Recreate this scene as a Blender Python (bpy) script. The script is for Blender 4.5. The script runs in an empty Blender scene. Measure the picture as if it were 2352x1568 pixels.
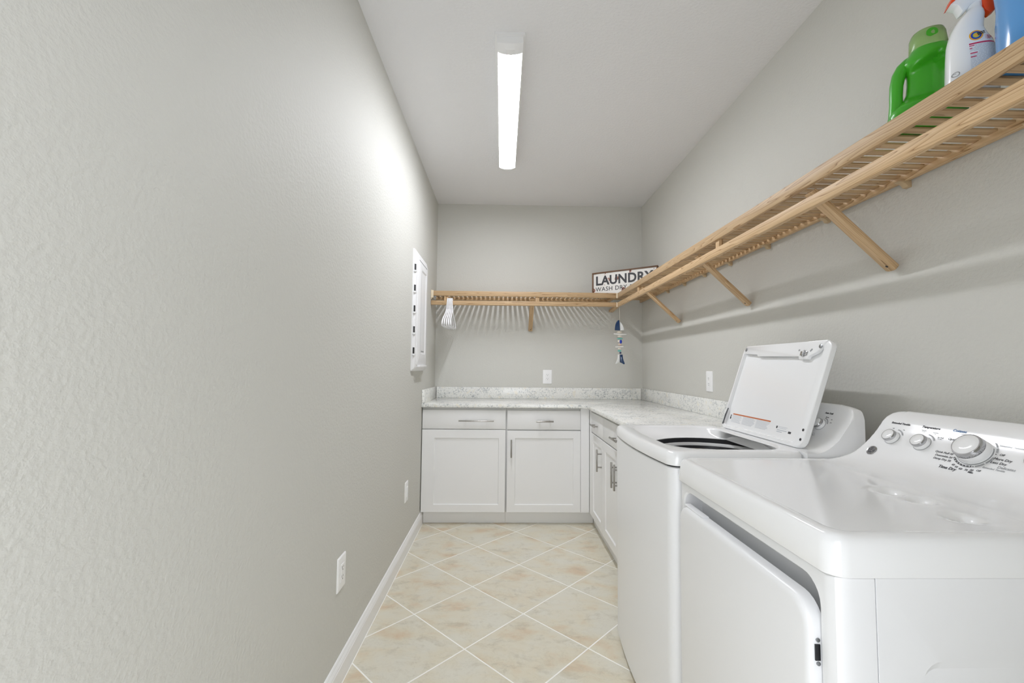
import bpy, bmesh, math, random
from mathutils import Vector, Matrix
random.seed(7)
C = bpy.context.scene.collection
SC = bpy.context.scene

# ------------------------------------------------------------------ camera, world, exposure
cam_d = bpy.data.cameras.new('camera')
cam = bpy.data.objects.new('camera', cam_d)
C.objects.link(cam)
cam_d.sensor_fit = 'HORIZONTAL'
cam_d.sensor_width = 36.0
cam_d.lens = 1005.93 / 2352 * 36.0
cam_d.clip_start = 0.02
RT = Vector((0.999704, -0.022198, 0.009956))
UP = Vector((-0.011193, -0.056297, 0.998351))
FW = Vector((0.021601, 0.998167, 0.056528))
m = Matrix.Identity(4)
for i in range(3):
    m[i][0] = RT[i]; m[i][1] = UP[i]; m[i][2] = -FW[i]
m[0][3], m[1][3], m[2][3] = 0.0, 0.0, 1.2195
cam.matrix_world = m
SC.camera = cam

SC.view_settings.view_transform = 'Standard'
SC.view_settings.look = 'None'
SC.view_settings.gamma = 1.0
SC.view_settings.use_curve_mapping = False
SC.view_settings.exposure = 0.05
SC.cycles.use_denoising = True
SC.cycles.max_bounces = 14
SC.cycles.diffuse_bounces = 10
SC.cycles.glossy_bounces = 6
SC.cycles.sample_clamp_indirect = 8.0
SC.cycles.caustics_reflective = False
SC.cycles.caustics_refractive = False

WORLD_STRENGTH = 4.2
LAMP_STRENGTH = 56.0
w = bpy.data.worlds.new('world'); SC.world = w
w.use_nodes = True
bg = w.node_tree.nodes['Background']
bg.inputs[0].default_value = (0.92, 0.95, 1.0, 1)
bg.inputs[1].default_value = WORLD_STRENGTH

# ------------------------------------------------------------------ room numbers (metres)
XL, XR, YB, ZC, YN = -0.6175, 1.3003, 4.0404, 2.7335, -0.18

# ------------------------------------------------------------------ materials
def mat(name, col, rough=0.5, metal=0.0, spec=0.5, coat=0.0, emit=None, trans=0.0, alpha=None, ior=None):
    M = bpy.data.materials.new(name); M.use_nodes = True
    b = M.node_tree.nodes['Principled BSDF']
    b.inputs['Base Color'].default_value = (*col, 1)
    b.inputs['Roughness'].default_value = rough
    b.inputs['Metallic'].default_value = metal
    b.inputs['Specular IOR Level'].default_value = spec
    b.inputs['Coat Weight'].default_value = coat
    b.inputs['Coat Roughness'].default_value = 0.08
    b.inputs['Transmission Weight'].default_value = trans
    if ior: b.inputs['IOR'].default_value = ior
    if emit:
        b.inputs['Emission Color'].default_value = (*emit[0], 1)
        b.inputs['Emission Strength'].default_value = emit[1]
    return M

def nt(M): return M.node_tree, M.node_tree.nodes, M.node_tree.links, M.node_tree.nodes['Principled BSDF']

def bumpy(name, col, rough, scale, strength, dist, stretch=(1, 1, 1), spec=0.4, mott=0.0):
    M = mat(name, col, rough, spec=spec)
    t, N, L, b = nt(M)
    tc = N.new('ShaderNodeTexCoord'); mp = N.new('ShaderNodeMapping'); mp.inputs['Scale'].default_value = stretch
    no = N.new('ShaderNodeTexNoise'); no.inputs['Scale'].default_value = scale; no.inputs['Detail'].default_value = 3.0
    no.inputs['Roughness'].default_value = 0.55
    rp = N.new('ShaderNodeValToRGB'); rp.color_ramp.elements[0].position = 0.36; rp.color_ramp.elements[1].position = 0.66
    bu = N.new('ShaderNodeBump'); bu.inputs['Strength'].default_value = strength; bu.inputs['Distance'].default_value = dist
    L.new(tc.outputs['Object'], mp.inputs[0]); L.new(mp.outputs[0], no.inputs['Vector'])
    L.new(no.outputs[0], rp.inputs[0]); L.new(rp.outputs[0], bu.inputs['Height']); L.new(bu.outputs[0], b.inputs['Normal'])
    return M

M_WALL = bumpy('wall_paint', (0.585, 0.580, 0.540), 0.62, 80, 0.20, 0.004, (1, 1, 1.15))
M_CEIL = bumpy('ceiling_paint', (0.78, 0.78, 0.79), 0.8, 70, 0.3, 0.003)
M_TRIM = mat('trim_paint', (0.82, 0.82, 0.82), 0.35)
M_GROUT = mat('grout', (0.90, 0.89, 0.85), 0.8)
M_CAB = mat('cabinet_paint', (0.80, 0.80, 0.80), 0.38)
M_CABIN = mat('cabinet_box', (0.62, 0.62, 0.61), 0.5)
M_APPL = mat('white_enamel', (0.80, 0.805, 0.815), 0.34, spec=0.45, coat=0.06)
M_APPL2 = mat('white_plastic_glossy', (0.84, 0.845, 0.85), 0.13, spec=0.5, coat=0.3)
M_PLATE = mat('white_plastic', (0.86, 0.86, 0.86), 0.3)
M_SLOT = mat('dark_slot', (0.03, 0.03, 0.03), 0.6)
M_BLACK = mat('black_gaps_and_parts', (0.008, 0.008, 0.010), 0.35)
M_STEEL = mat('brushed_nickel', (0.40, 0.385, 0.36), 0.32, 1.0)
M_CHROME = mat('chrome', (0.50, 0.50, 0.51), 0.12, 1.0)
M_TUB = mat('tub_steel', (0.72, 0.72, 0.74), 0.25, 1.0)
M_SCREW = mat('screw_metal', (0.35, 0.36, 0.37), 0.35, 1.0)
M_INK = mat('dark_ink', (0.035, 0.035, 0.04), 0.5)
M_INKG = mat('grey_ink', (0.36, 0.37, 0.38), 0.5)
M_INKB = mat('blue_ink', (0.10, 0.22, 0.42), 0.5)
M_INKR = mat('red_ink', (0.55, 0.03, 0.10), 0.45)
M_INKO = mat('orange_ink', (0.55, 0.16, 0.06), 0.45)
M_INKL = mat('print_grey', (0.45, 0.48, 0.52), 0.5)
M_LAMP = mat('lamp_lens', (0.9, 0.9, 0.9), 0.4, emit=((0.975, 0.995, 1.06), LAMP_STRENGTH))
M_CREAM = mat('cream_plastic', (0.72, 0.62, 0.46), 0.4)
M_TAN = mat('tan_plastic', (0.50, 0.37, 0.22), 0.4)
M_HANG = mat('hanger_plastic', (0.88, 0.88, 0.90), 0.3)
M_GREEN = mat('green_plastic', (0.045, 0.36, 0.012), 0.3, coat=0.2)
M_GREEND = mat('dark_green_print', (0.01, 0.10, 0.012), 0.4)
M_CAP = mat('green_clear_cap', (0.40, 0.62, 0.24), 0.22, trans=0.45, ior=1.3)
M_YEL = mat('yellow_print', (0.75, 0.55, 0.03), 0.4)
M_WBOT = mat('white_bottle', (0.80, 0.82, 0.84), 0.22, coat=0.3)
M_ORANGE = mat('orange_plastic', (0.80, 0.075, 0.012), 0.35)
M_BLUE = mat('blue_liquid_bottle', (0.09, 0.30, 0.64), 0.16, coat=0.4)
M_LOGO_Y = mat('logo_yellow', (0.85, 0.42, 0.04), 0.4)
M_LOGO_B = mat('logo_blue', (0.02, 0.05, 0.42), 0.4)
M_LOGO_G = mat('logo_green', (0.35, 0.55, 0.12), 0.4)
M_WALNUT = None
M_CHB = mat('glazed_navy', (0.012, 0.042, 0.115), 0.15, coat=0.5)
M_CHW = mat('glazed_white', (0.78, 0.79, 0.78), 0.2, coat=0.4)
M_STONE = mat('cream_stone', (0.72, 0.65, 0.56), 0.6)
M_PINK = mat('pink_stone', (0.62, 0.48, 0.40), 0.6)
M_DRIFT = mat('white_driftwood', (0.74, 0.73, 0.70), 0.7)
M_TEAL = mat('teal_sea_glass', (0.16, 0.46, 0.42), 0.3)
M_COBALT = mat('cobalt_glass', (0.01, 0.04, 0.45), 0.15)
M_STRING = mat('string', (0.70, 0.66, 0.58), 0.8)
M_GREYP = mat('grey_plastic', (0.30, 0.31, 0.32), 0.4)
M_SPRING = mat('dark_spring', (0.11, 0.115, 0.12), 0.5)
M_PANEL = mat('panel_white', (0.78, 0.78, 0.785), 0.4)
M_LINER = mat('pocket_grey', (0.70, 0.71, 0.71), 0.4)

# the LED strip shows brightest along the middle of the lens
t_, N_, L_k, b_ = nt(M_LAMP)
tc_ = N_.new('ShaderNodeTexCoord'); sx_ = N_.new('ShaderNodeSeparateXYZ'); L_k.new(tc_.outputs['Object'], sx_.inputs[0])
ab_ = N_.new('ShaderNodeMath'); ab_.operation = 'ABSOLUTE'; L_k.new(sx_.outputs['X'], ab_.inputs[0])
mr_ = N_.new('ShaderNodeMapRange'); mr_.interpolation_type = 'SMOOTHSTEP'
mr_.inputs['From Min'].default_value = 0.010; mr_.inputs['From Max'].default_value = 0.044
mr_.inputs['To Min'].default_value = LAMP_STRENGTH * 1.85; mr_.inputs['To Max'].default_value = LAMP_STRENGTH * 0.22
L_k.new(ab_.outputs[0], mr_.inputs['Value']); L_k.new(mr_.outputs[0], b_.inputs['Emission Strength'])

def wood(name, light, mid, dark, rough=0.45, k=9.0):
    M = mat(name, light, rough, spec=0.35)
    t, N, L, b = nt(M)
    tc = N.new('ShaderNodeTexCoord'); oi = N.new('ShaderNodeObjectInfo')
    mul = N.new('ShaderNodeVectorMath'); mul.operation = 'SCALE'; mul.inputs['Scale'].default_value = 37.0
    cb = N.new('ShaderNodeCombineXYZ')
    for s in range(3): L.new(oi.outputs['Random'], cb.inputs[s])
    L.new(cb.outputs[0], mul.inputs[0])
    add = N.new('ShaderNodeVectorMath'); add.operation = 'ADD'
    L.new(tc.outputs['Object'], add.inputs[0]); L.new(mul.outputs[0], add.inputs[1])
    mp = N.new('ShaderNodeMapping'); mp.inputs['Scale'].default_value = (1.3, 26, 26)
    L.new(add.outputs[0], mp.inputs[0])
    n1 = N.new('ShaderNodeTexNoise'); n1.inputs['Scale'].default_value = 1.0; n1.inputs['Detail'].default_value = 1.5
    L.new(mp.outputs[0], n1.inputs['Vector'])
    ml = N.new('ShaderNodeMath'); ml.operation = 'MULTIPLY'; ml.inputs[1].default_value = k
    fr = N.new('ShaderNodeMath'); fr.operation = 'FRACT'
    L.new(n1.outputs[0], ml.inputs[0]); L.new(ml.outputs[0], fr.inputs[0])
    rp = N.new('ShaderNodeValToRGB'); e = rp.color_ramp.elements
    e[0].position = 0.0; e[0].color = (*mid, 1); e[1].position = 1.0; e[1].color = (*dark, 1)
    x = e.new(0.12); x.color = (*light, 1)
    x = e.new(0.6); x.color = (*[0.5 * (p + q) for p, q in zip(light, mid)], 1)
    x = e.new(0.88); x.color = (*mid, 1)
    L.new(fr.outputs[0], rp.inputs[0])
    mp2 = N.new('ShaderNodeMapping'); mp2.inputs['Scale'].default_value = (9, 420, 420)
    L.new(add.outputs[0], mp2.inputs[0])
    n2 = N.new('ShaderNodeTexNoise'); n2.inputs['Scale'].default_value = 1.0; n2.inputs['Detail'].default_value = 2.0
    L.new(mp2.outputs[0], n2.inputs['Vector'])
    mx = N.new('ShaderNodeMixRGB'); mx.blend_type = 'MULTIPLY'; mx.inputs[0].default_value = 0.35
    L.new(rp.outputs[0], mx.inputs[1]); L.new(n2.outputs[0], mx.inputs[2])
    br = N.new('ShaderNodeHueSaturation')
    mr = N.new('ShaderNodeMapRange'); mr.inputs[3].default_value = 1.0; mr.inputs[4].default_value = 1.32
    L.new(oi.outputs['Random'], mr.inputs[0]); L.new(mr.outputs[0], br.inputs['Value'])
    L.new(mx.outputs[0], br.inputs['Color']); L.new(br.outputs[0], b.inputs['Base Color'])
    return M

M_WOOD = wood('pale_ash_wood', (0.60, 0.425, 0.25), (0.50, 0.33, 0.175), (0.25, 0.14, 0.06), k=15.0)
M_WALNUT = wood('walnut_frame', (0.20, 0.105, 0.052), (0.15, 0.075, 0.036), (0.08, 0.04, 0.02), k=5)

def granite():
    M = mat('speckled_stone', (0.7, 0.7, 0.68), 0.14, spec=0.5)
    t, N, L, b = nt(M)
    tc = N.new('ShaderNodeTexCoord')
    n1 = N.new('ShaderNodeTexNoise'); n1.inputs['Scale'].default_value = 80; n1.inputs['Detail'].default_value = 6; n1.inputs['Roughness'].default_value = 0.6
    n1.inputs['Distortion'].default_value = 0.9
    n2 = N.new('ShaderNodeTexNoise'); n2.inputs['Scale'].default_value = 9; n2.inputs['Detail'].default_value = 3
    n3 = N.new('ShaderNodeTexNoise'); n3.inputs['Scale'].default_value = 26; n3.inputs['Detail'].default_value = 2
    for n in (n1, n2, n3): L.new(tc.outputs['Object'], n.inputs['Vector'])
    md = N.new('ShaderNodeMath'); md.operation = 'MULTIPLY_ADD'; md.inputs[1].default_value = 0.35; L.new(n2.outputs[0], md.inputs[0]); L.new(n1.outputs[0], md.inputs[2])
    r1 = N.new('ShaderNodeValToRGB'); e = r1.color_ramp.elements
    e[0].position = 0.54; e[0].color = (0.43, 0.45, 0.455, 1); e[1].position = 0.70; e[1].color = (0.83, 0.83, 0.80, 1)
    x = e.new(0.60); x.color = (0.68, 0.69, 0.675, 1)
    L.new(md.outputs[0], r1.inputs[0])
    r2 = N.new('ShaderNodeValToRGB'); e = r2.color_ramp.elements
    e[0].position = 0.60; e[0].color = (0, 0, 0, 1); e[1].position = 0.72; e[1].color = (1, 1, 1, 1)
    L.new(n3.outputs[0], r2.inputs[0])
    mx = N.new('ShaderNodeMixRGB'); mx.inputs[2].default_value = (0.80, 0.77, 0.68, 1)
    L.new(r2.outputs[0], mx.inputs[0]); L.new(r1.outputs[0], mx.inputs[1]); L.new(mx.outputs[0], b.inputs['Base Color'])
    return M
M_STONETOP = granite()

def tile_mat():
    M = mat('travertine_tile', (0.6, 0.57, 0.48), 0.3, spec=0.4)
    t, N, L, b = nt(M)
    tc = N.new('ShaderNodeTexCoord'); oi = N.new('ShaderNodeObjectInfo')
    cb = N.new('ShaderNodeCombineXYZ')
    for s in range(2): L.new(oi.outputs['Random'], cb.inputs[s])
    mul = N.new('ShaderNodeVectorMath'); mul.operation = 'SCALE'; mul.inputs['Scale'].default_value = 23.0
    L.new(cb.outputs[0], mul.inputs[0])
    add = N.new('ShaderNodeVectorMath'); add.operation = 'ADD'
    L.new(tc.outputs['Object'], add.inputs[0]); L.new(mul.outputs[0], add.inputs[1])
    mp = N.new('ShaderNodeMapping'); mp.inputs['Scale'].default_value = (1.0, 1.5, 1)
    L.new(add.outputs[0], mp.inputs[0])
    def noise(sc, det, dist=0.0, ro=0.6):
        n = N.new('ShaderNodeTexNoise'); n.inputs['Scale'].default_value = sc; n.inputs['Detail'].default_value = det
        n.inputs['Distortion'].default_value = dist; n.inputs['Roughness'].default_value = ro
        L.new(mp.outputs[0], n.inputs['Vector']); return n
    a = noise(4.2, 5, 0.25, 0.55); c = noise(9.0, 8, 0.4, 0.72); v = noise(5.0, 9, 0.5, 0.74)
    r = N.new('ShaderNodeValToRGB'); e = r.color_ramp.elements
    e[0].position = 0.40; e[0].color = (0.68, 0.655, 0.565, 1); e[1].position = 0.70; e[1].color = (0.63, 0.50, 0.355, 1)
    x = e.new(0.56); x.color = (0.675, 0.625, 0.50, 1)
    L.new(a.outputs[0], r.inputs[0])
    r2 = N.new('ShaderNodeValToRGB'); e = r2.color_ramp.elements
    e[0].position = 0.53; e[0].color = (0, 0, 0, 1); e[1].position = 0.70; e[1].color = (0.60, 0.60, 0.60, 1)
    L.new(c.outputs[0], r2.inputs[0])
    mx = N.new('ShaderNodeMixRGB'); mx.inputs[2].default_value = (0.42, 0.375, 0.285, 1)
    L.new(r2.outputs[0], mx.inputs[0]); L.new(r.outputs[0], mx.inputs[1])
    sb = N.new('ShaderNodeMath'); sb.operation = 'SUBTRACT'; sb.inputs[1].default_value = 0.5; L.new(v.outputs[0], sb.inputs[0])
    ab = N.new('ShaderNodeMath'); ab.operation = 'ABSOLUTE'; L.new(sb.outputs[0], ab.inputs[0])
    r3 = N.new('ShaderNodeValToRGB'); e = r3.color_ramp.elements
    e[0].position = 0.0; e[0].color = (0.80, 0.78, 0.74, 1); e[1].position = 0.018; e[1].color = (1, 1, 1, 1)
    L.new(ab.outputs[0], r3.inputs[0])
    m2 = N.new('ShaderNodeMixRGB'); m2.blend_type = 'MULTIPLY'; m2.inputs[0].default_value = 0.35
    L.new(mx.outputs[0], m2.inputs[1]); L.new(r3.outputs[0], m2.inputs[2]); L.new(m2.outputs[0], b.inputs['Base Color'])
    return M
M_TILE = tile_mat()

def sign_mat():
    M = mat('chipped_sign_face', (0.78, 0.77, 0.74), 0.45)
    t, N, L, b = nt(M)
    tc = N.new('ShaderNodeTexCoord')
    mp = N.new('ShaderNodeMapping'); mp.inputs['Scale'].default_value = (1.5, 1, 0.7); mp.inputs['Location'].default_value = (3.3, 1.2, 0.4)
    L.new(tc.outputs['Object'], mp.inputs[0])
    n = N.new('ShaderNodeTexNoise'); n.inputs['Scale'].default_value = 15; n.inputs['Detail'].default_value = 4; n.inputs['Roughness'].default_value = 0.6
    L.new(mp.outputs[0], n.inputs['Vector'])
    r = N.new('ShaderNodeValToRGB'); e = r.color_ramp.elements
    e[0].position = 0.625; e[0].color = (0.80, 0.79, 0.76, 1); e[1].position = 0.69; e[1].color = (0.17, 0.06, 0.045, 1)
    x = e.new(0.645); x.color = (0.36, 0.16, 0.10, 1)
    L.new(n.outputs[0], r.inputs[0]); L.new(r.outputs[0], b.inputs['Base Color'])
    return M
M_SIGN = sign_mat()

# ------------------------------------------------------------------ mesh helpers (world coordinates unless noted)
class MB:
    def __init__(s): s.v = []; s.f = []
    def add(s, v, f):
        k = len(s.v); s.v += [tuple(p) for p in v]; s.f += [tuple(i + k for i in q) for q in f]; return s
    def box(s, x0, x1, y0, y1, z0, z1):
        v = [(x, y, z) for z in (z0, z1) for x, y in ((x0, y0), (x1, y0), (x1, y1), (x0, y1))]
        return s.add(v, [(0, 3, 2, 1), (4, 5, 6, 7), (0, 1, 5, 4), (1, 2, 6, 5), (2, 3, 7, 6), (3, 0, 4, 7)])
    def loft(s, rings, cap0=True, cap1=True, closed=True):
        n = len(rings[0]); v = [p for r in rings for p in r]; f = []
        for i in range(len(rings) - 1):
            for j in range(n if closed else n - 1):
                a, b2 = i * n + j, i * n + (j + 1) % n
                f.append((a, b2, b2 + n, a + n))
        if cap0: f.append(tuple(reversed(range(n))))
        if cap1: f.append(tuple(range((len(rings) - 1) * n, len(rings) * n)))
        return s.add(v, f)
    def tube(s, pts, rad, n=10, cap=True):
        pts = [Vector(p) for p in pts]; rings = []
        up = None
        for i, p in enumerate(pts):
            t = (pts[min(i + 1, len(pts) - 1)] - pts[max(i - 1, 0)]).normalized()
            if up is None:
                up = Vector((0, 0, 1)) if abs(t.z) < 0.9 else Vector((1, 0, 0))
            a = (up - t * up.dot(t)).normalized(); up = a; c = t.cross(a)
            r = rad[i] if isinstance(rad, (list, tuple)) else rad
            rings.append([p + (a * math.cos(2 * math.pi * k / n) + c * math.sin(2 * math.pi * k / n)) * r for k in range(n)])
        return s.loft(rings, cap, cap)
    def cyl(s, p0, p1, r, n=20, r1=None): return s.tube([p0, p1], [r, r if r1 is None else r1], n)
    def lathe(s, origin, axis, prof, n=28, hollow=False):
        if hollow: prof = list(prof) + [prof[0]]
        axis = Vector(axis).normalized(); up = Vector((0, 0, 1)) if abs(axis.z) < 0.9 else Vector((1, 0, 0))
        a = (up - axis * up.dot(axis)).normalized(); c = axis.cross(a); o = Vector(origin)
        return s.loft([[o + axis * h + (a * math.cos(2 * math.pi * k / n) + c * math.sin(2 * math.pi * k / n)) * r for k in range(n)] for r, h in prof], not hollow, not hollow)
    def ball(s, c, rx, ry, rz, n=12, mm=7):
        rings = []
        for i in range(mm + 1):
            th = math.pi * (0.04 + 0.92 * i / mm)
            rings.append([(c[0] + rx * math.sin(th) * math.cos(2 * math.pi * k / n), c[1] + ry * math.sin(th) * math.sin(2 * math.pi * k / n), c[2] - rz * math.cos(th)) for k in range(n)])
        return s.loft(rings)

def rr(x0, x1, y0, y1, r, z, k=5, m=1):
    """rounded rectangle ring, counter-clockwise; every side carries m extra points"""
    r = max(min(r, (x1 - x0) / 2 - 1e-4, (y1 - y0) / 2 - 1e-4), 1e-4); P = []
    cs = [(x1 - r, y0 + r, -90), (x1 - r, y1 - r, 0), (x0 + r, y1 - r, 90), (x0 + r, y0 + r, 180)]
    for i, (cx, cy, a0) in enumerate(cs):
        for j in range(k + 1):
            a = math.radians(a0 + 90 * j / k); P.append((cx + r * math.cos(a), cy + r * math.sin(a)))
        nx, ny, na = cs[(i + 1) % 4]; a = math.radians(na)
        q = (nx + r * math.cos(a), ny + r * math.sin(a)); p = P[-1]
        for j in range(1, m):
            P.append((p[0] + (q[0] - p[0]) * j / m, p[1] + (q[1] - p[1]) * j / m))
    return [(x, y, z) for x, y in P]

def make(name, mb, material, parent=None, bevel=0.0, seg=2, smooth=35, M=None, kind=None, label=None, mats=None):
    me = bpy.data.meshes.new(name)
    if M is None:
        if parent is not None and False: pass
        xs = [p[0] for p in mb.v]; ys = [p[1] for p in mb.v]; zs = [p[2] for p in mb.v]
        o = Vector(((min(xs) + max(xs)) / 2, (min(ys) + max(ys)) / 2, min(zs)))
        vv = [(p[0] - o.x, p[1] - o.y, p[2] - o.z) for p in mb.v]; M = Matrix.Translation(o)
    else: vv = mb.v
    me.from_pydata(vv, [], mb.f)
    b = bmesh.new(); b.from_mesh(me)
    bmesh.ops.remove_doubles(b, verts=b.verts, dist=1e-6)
    bmesh.ops.recalc_face_normals(b, faces=b.faces)
    if bevel > 0:
        eds = [e for e in b.edges if len(e.link_faces) == 2 and e.calc_face_angle(0) > math.radians(40)]
        bmesh.ops.bevel(b, geom=eds, offset=bevel, segments=seg, profile=0.5, affect='EDGES', clamp_overlap=True)
    b.to_mesh(me); b.free()
    if smooth:
        for p in me.polygons: p.use_smooth = True
        me.set_sharp_from_angle(angle=math.radians(smooth))
    me.materials.append(material)
    o = bpy.data.objects.new(name, me); C.objects.link(o)
    if parent is not None:
        o.parent = parent; o.matrix_basis = world_of(parent).inverted() @ M
    else: o.matrix_basis = M
    if kind: o['kind'] = kind
    if label: o['label'] = label
    return o

def world_of(o):
    return o.matrix_basis.copy() if o.parent is None else world_of(o.parent) @ o.matrix_basis

def thing(name, label, cat, loc=(0, 0, 0), group=None, rotz=0.0):
    o = bpy.data.objects.new(name, None); C.objects.link(o)
    o.empty_display_size = 0.05
    o.matrix_basis = Matrix.Translation(loc) @ Matrix.Rotation(rotz, 4, 'Z')
    o['label'] = label; o['category'] = cat
    if group: o['group'] = group
    return o

def tag(o, label, cat, group=None):
    o['label'] = label; o['category'] = cat
    if group: o['group'] = group
    return o

def dup(root, loc, label, rotz=0.0, group=None):
    r = root.copy(); C.objects.link(r); r.matrix_basis = Matrix.Translation(loc) @ Matrix.Rotation(rotz, 4, 'Z')
    r['label'] = label
    if group: r['group'] = group
    for ch in list(root.children):
        c = ch.copy(); C.objects.link(c); c.parent = r
        for g in list(ch.children):
            d = g.copy(); C.objects.link(d); d.parent = c
    return r

def lettering(name, items, material, parent, extrude=0.0002, label=None, M=None, post=None):
    """flat print: items = (text, size, origin, xdir, ydir, align, shear, offset, spacing)"""
    mb = MB(); dg = None; tmp = []
    for it in items:
        cu = bpy.data.curves.new('t', 'FONT'); cu.body = it[0]; cu.size = it[1]
        cu.align_x = it[5] if len(it) > 5 else 'CENTER'; cu.align_y = 'CENTER'
        cu.shear = it[6] if len(it) > 6 else 0.0
        cu.offset = it[7] if len(it) > 7 else 0.0
        cu.space_character = it[8] if len(it) > 8 else 1.0
        cu.extrude = extrude; cu.resolution_u = 3
        o = bpy.data.objects.new('t', cu); C.objects.link(o); tmp.append((o, cu, it))
    bpy.context.view_layer.update(); dg = bpy.context.evaluated_depsgraph_get()
    for o, cu, it in tmp:
        me = o.evaluated_get(dg).to_mesh()
        x = Vector(it[3]).normalized(); y = Vector(it[4]).normalized(); n = x.cross(y); g = Vector(it[2])
        k = 1.0
        if len(it) > 9:
            k = it[9] / (max(v.co.x for v in me.vertices) - min(v.co.x for v in me.vertices))
        mb.add([g + x * v.co.x * k + y * v.co.y + n * v.co.z for v in me.vertices], [tuple(p.vertices) for p in me.polygons])
        o.evaluated_get(dg).to_mesh_clear()
    for o, cu, it in tmp:
        bpy.data.objects.remove(o); bpy.data.curves.remove(cu)
    if post: mb.v = [post(p) for p in mb.v]
    return make(name, mb, material, parent, smooth=0, label=label, M=M)

def arc_strip(mb, c, x, y, r0, r1, a0, a1, h=0.0003, n=14):
    """flat ring sector on a plane (angles in degrees from x towards y)"""
    x = Vector(x); y = Vector(y); nn = x.cross(y); c = Vector(c); top = []; bot = []
    rings = []
    for i in range(n + 1):
        a = math.radians(a0 + (a1 - a0) * i / n); d = x * math.cos(a) + y * math.sin(a)
        rings.append([c + d * r0, c + d * r1, c + d * r1 + nn * h, c + d * r0 + nn * h])
    mb.loft(rings); return mb

# ================================================================== SETTING
T = 0.12
fl = make('floor', MB().box(XL - T, XR + T, YN - 0.4, YB + T, -0.10, -0.0010), M_GROUT, kind='structure')
make('wall_left', MB().box(XL - T, XL, YN, YB + T, 0, ZC), M_WALL, kind='structure', smooth=0)
make('wall_right', MB().box(XR, XR + T, YN, YB + T, 0, ZC), M_WALL, kind='structure', smooth=0)
make('wall_back', MB().box(XL, XR, YB, YB + T, 0, ZC), M_WALL, kind='structure', smooth=0)
make('ceiling', MB().box(XL - T, XR + T, YN - 0.12, YB + T, ZC, ZC + 0.1), M_CEIL, kind='structure', smooth=0)
# the unseen wall behind the camera, its doorway placed and sized for the fill light
near = MB()
near.box(XL - T, -0.55, YN - T, YN, 0, ZC); near.box(0.30, XR + T, YN - T, YN, 0, ZC); near.box(-0.55, 0.30, YN - T, YN, 2.10, ZC)
make('wall_near', near, M_WALL, kind='structure', smooth=0)

# floor tiles laid on the diagonal, each a piece of the floor
def clip(poly, x0, x1, y0, y1):
    for ax, val, sgn in ((0, x0, 1), (0, x1, -1), (1, y0, 1), (1, y1, -1)):
        out = []
        for i, p in enumerate(poly):
            q = poly[(i + 1) % len(poly)]; dp, dq = (p[ax] - val) * sgn, (q[ax] - val) * sgn
            if dp >= 0: out.append(p)
            if dp * dq < 0:
                t = dp / (dp - dq); out.append((p[0] + t * (q[0] - p[0]), p[1] + t * (q[1] - p[1])))
        poly = out
        if len(poly) < 3: return []
    return poly
S, PHI, OX, OY = 0.37956, math.pi / 4 + 0.00343, -0.41863, 2.2337
ux, uy = math.cos(PHI), math.sin(PHI)
G = 0.0030
for i in range(-12, 12):
    for j in range(-12, 12):
        cs = [(i, j), (i + 1, j), (i + 1, j - 1), (i, j - 1)]
        cx = OX + S * ((i + .5) * ux + (j - .5) * uy); cy = OY + S * ((i + .5) * uy - (j - .5) * ux)
        def corner(g):
            P = []
            for a, b in ((g, -g), (S - g, -g), (S - g, -S + g), (g, -S + g)):
                P.append((OX + (S * i + a) * ux + (S * j + b) * uy, OY + (S * i + a) * uy - (S * j + b) * ux))
            return clip(P, XL + 0.016 + g * 0.5, XR - 0.003, 0.35, YB - 0.02)
        p0 = corner(G); p1 = corner(G + 0.0010)
        if len(p0) < 3: continue
        area = abs(sum(p0[k][0] * p0[(k + 1) % len(p0)][1] - p0[(k + 1) % len(p0)][0] * p0[k][1] for k in range(len(p0)))) / 2
        if area < 0.001: continue
        mb = MB()
        if len(p1) == len(p0):
            mb.loft([[(x, y, -0.004) for x, y in p0], [(x, y, -0.0008) for x, y in p0], [(x, y, 0.0) for x, y in p1]])
        else:
            mb.loft([[(x, y, -0.004) for x, y in p0], [(x, y, 0.0) for x, y in p0]])
        make('tile', mb, M_TILE, fl, smooth=0)

# baseboard on the left wall, moulded top
prof = [(0, 0), (0.0145, 0), (0.0145, 0.066), (0.0125, 0.070), (0.0135, 0.074), (0.0105, 0.082), (0.0072, 0.087), (0.0078, 0.090), (0.005, 0.096), (0.0, 0.098)]
rings = [[(XL + a, y, b) for a, b in prof] for y in (YN, 3.492)]
make('baseboard_left', MB().loft(rings), M_TRIM, kind='structure', smooth=25)
rings = [[(XR - a, y, b) for a, b in prof] for y in (YN, 0.70)]
make('baseboard_right', MB().loft(rings), M_TRIM, kind='structure', smooth=25)

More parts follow.
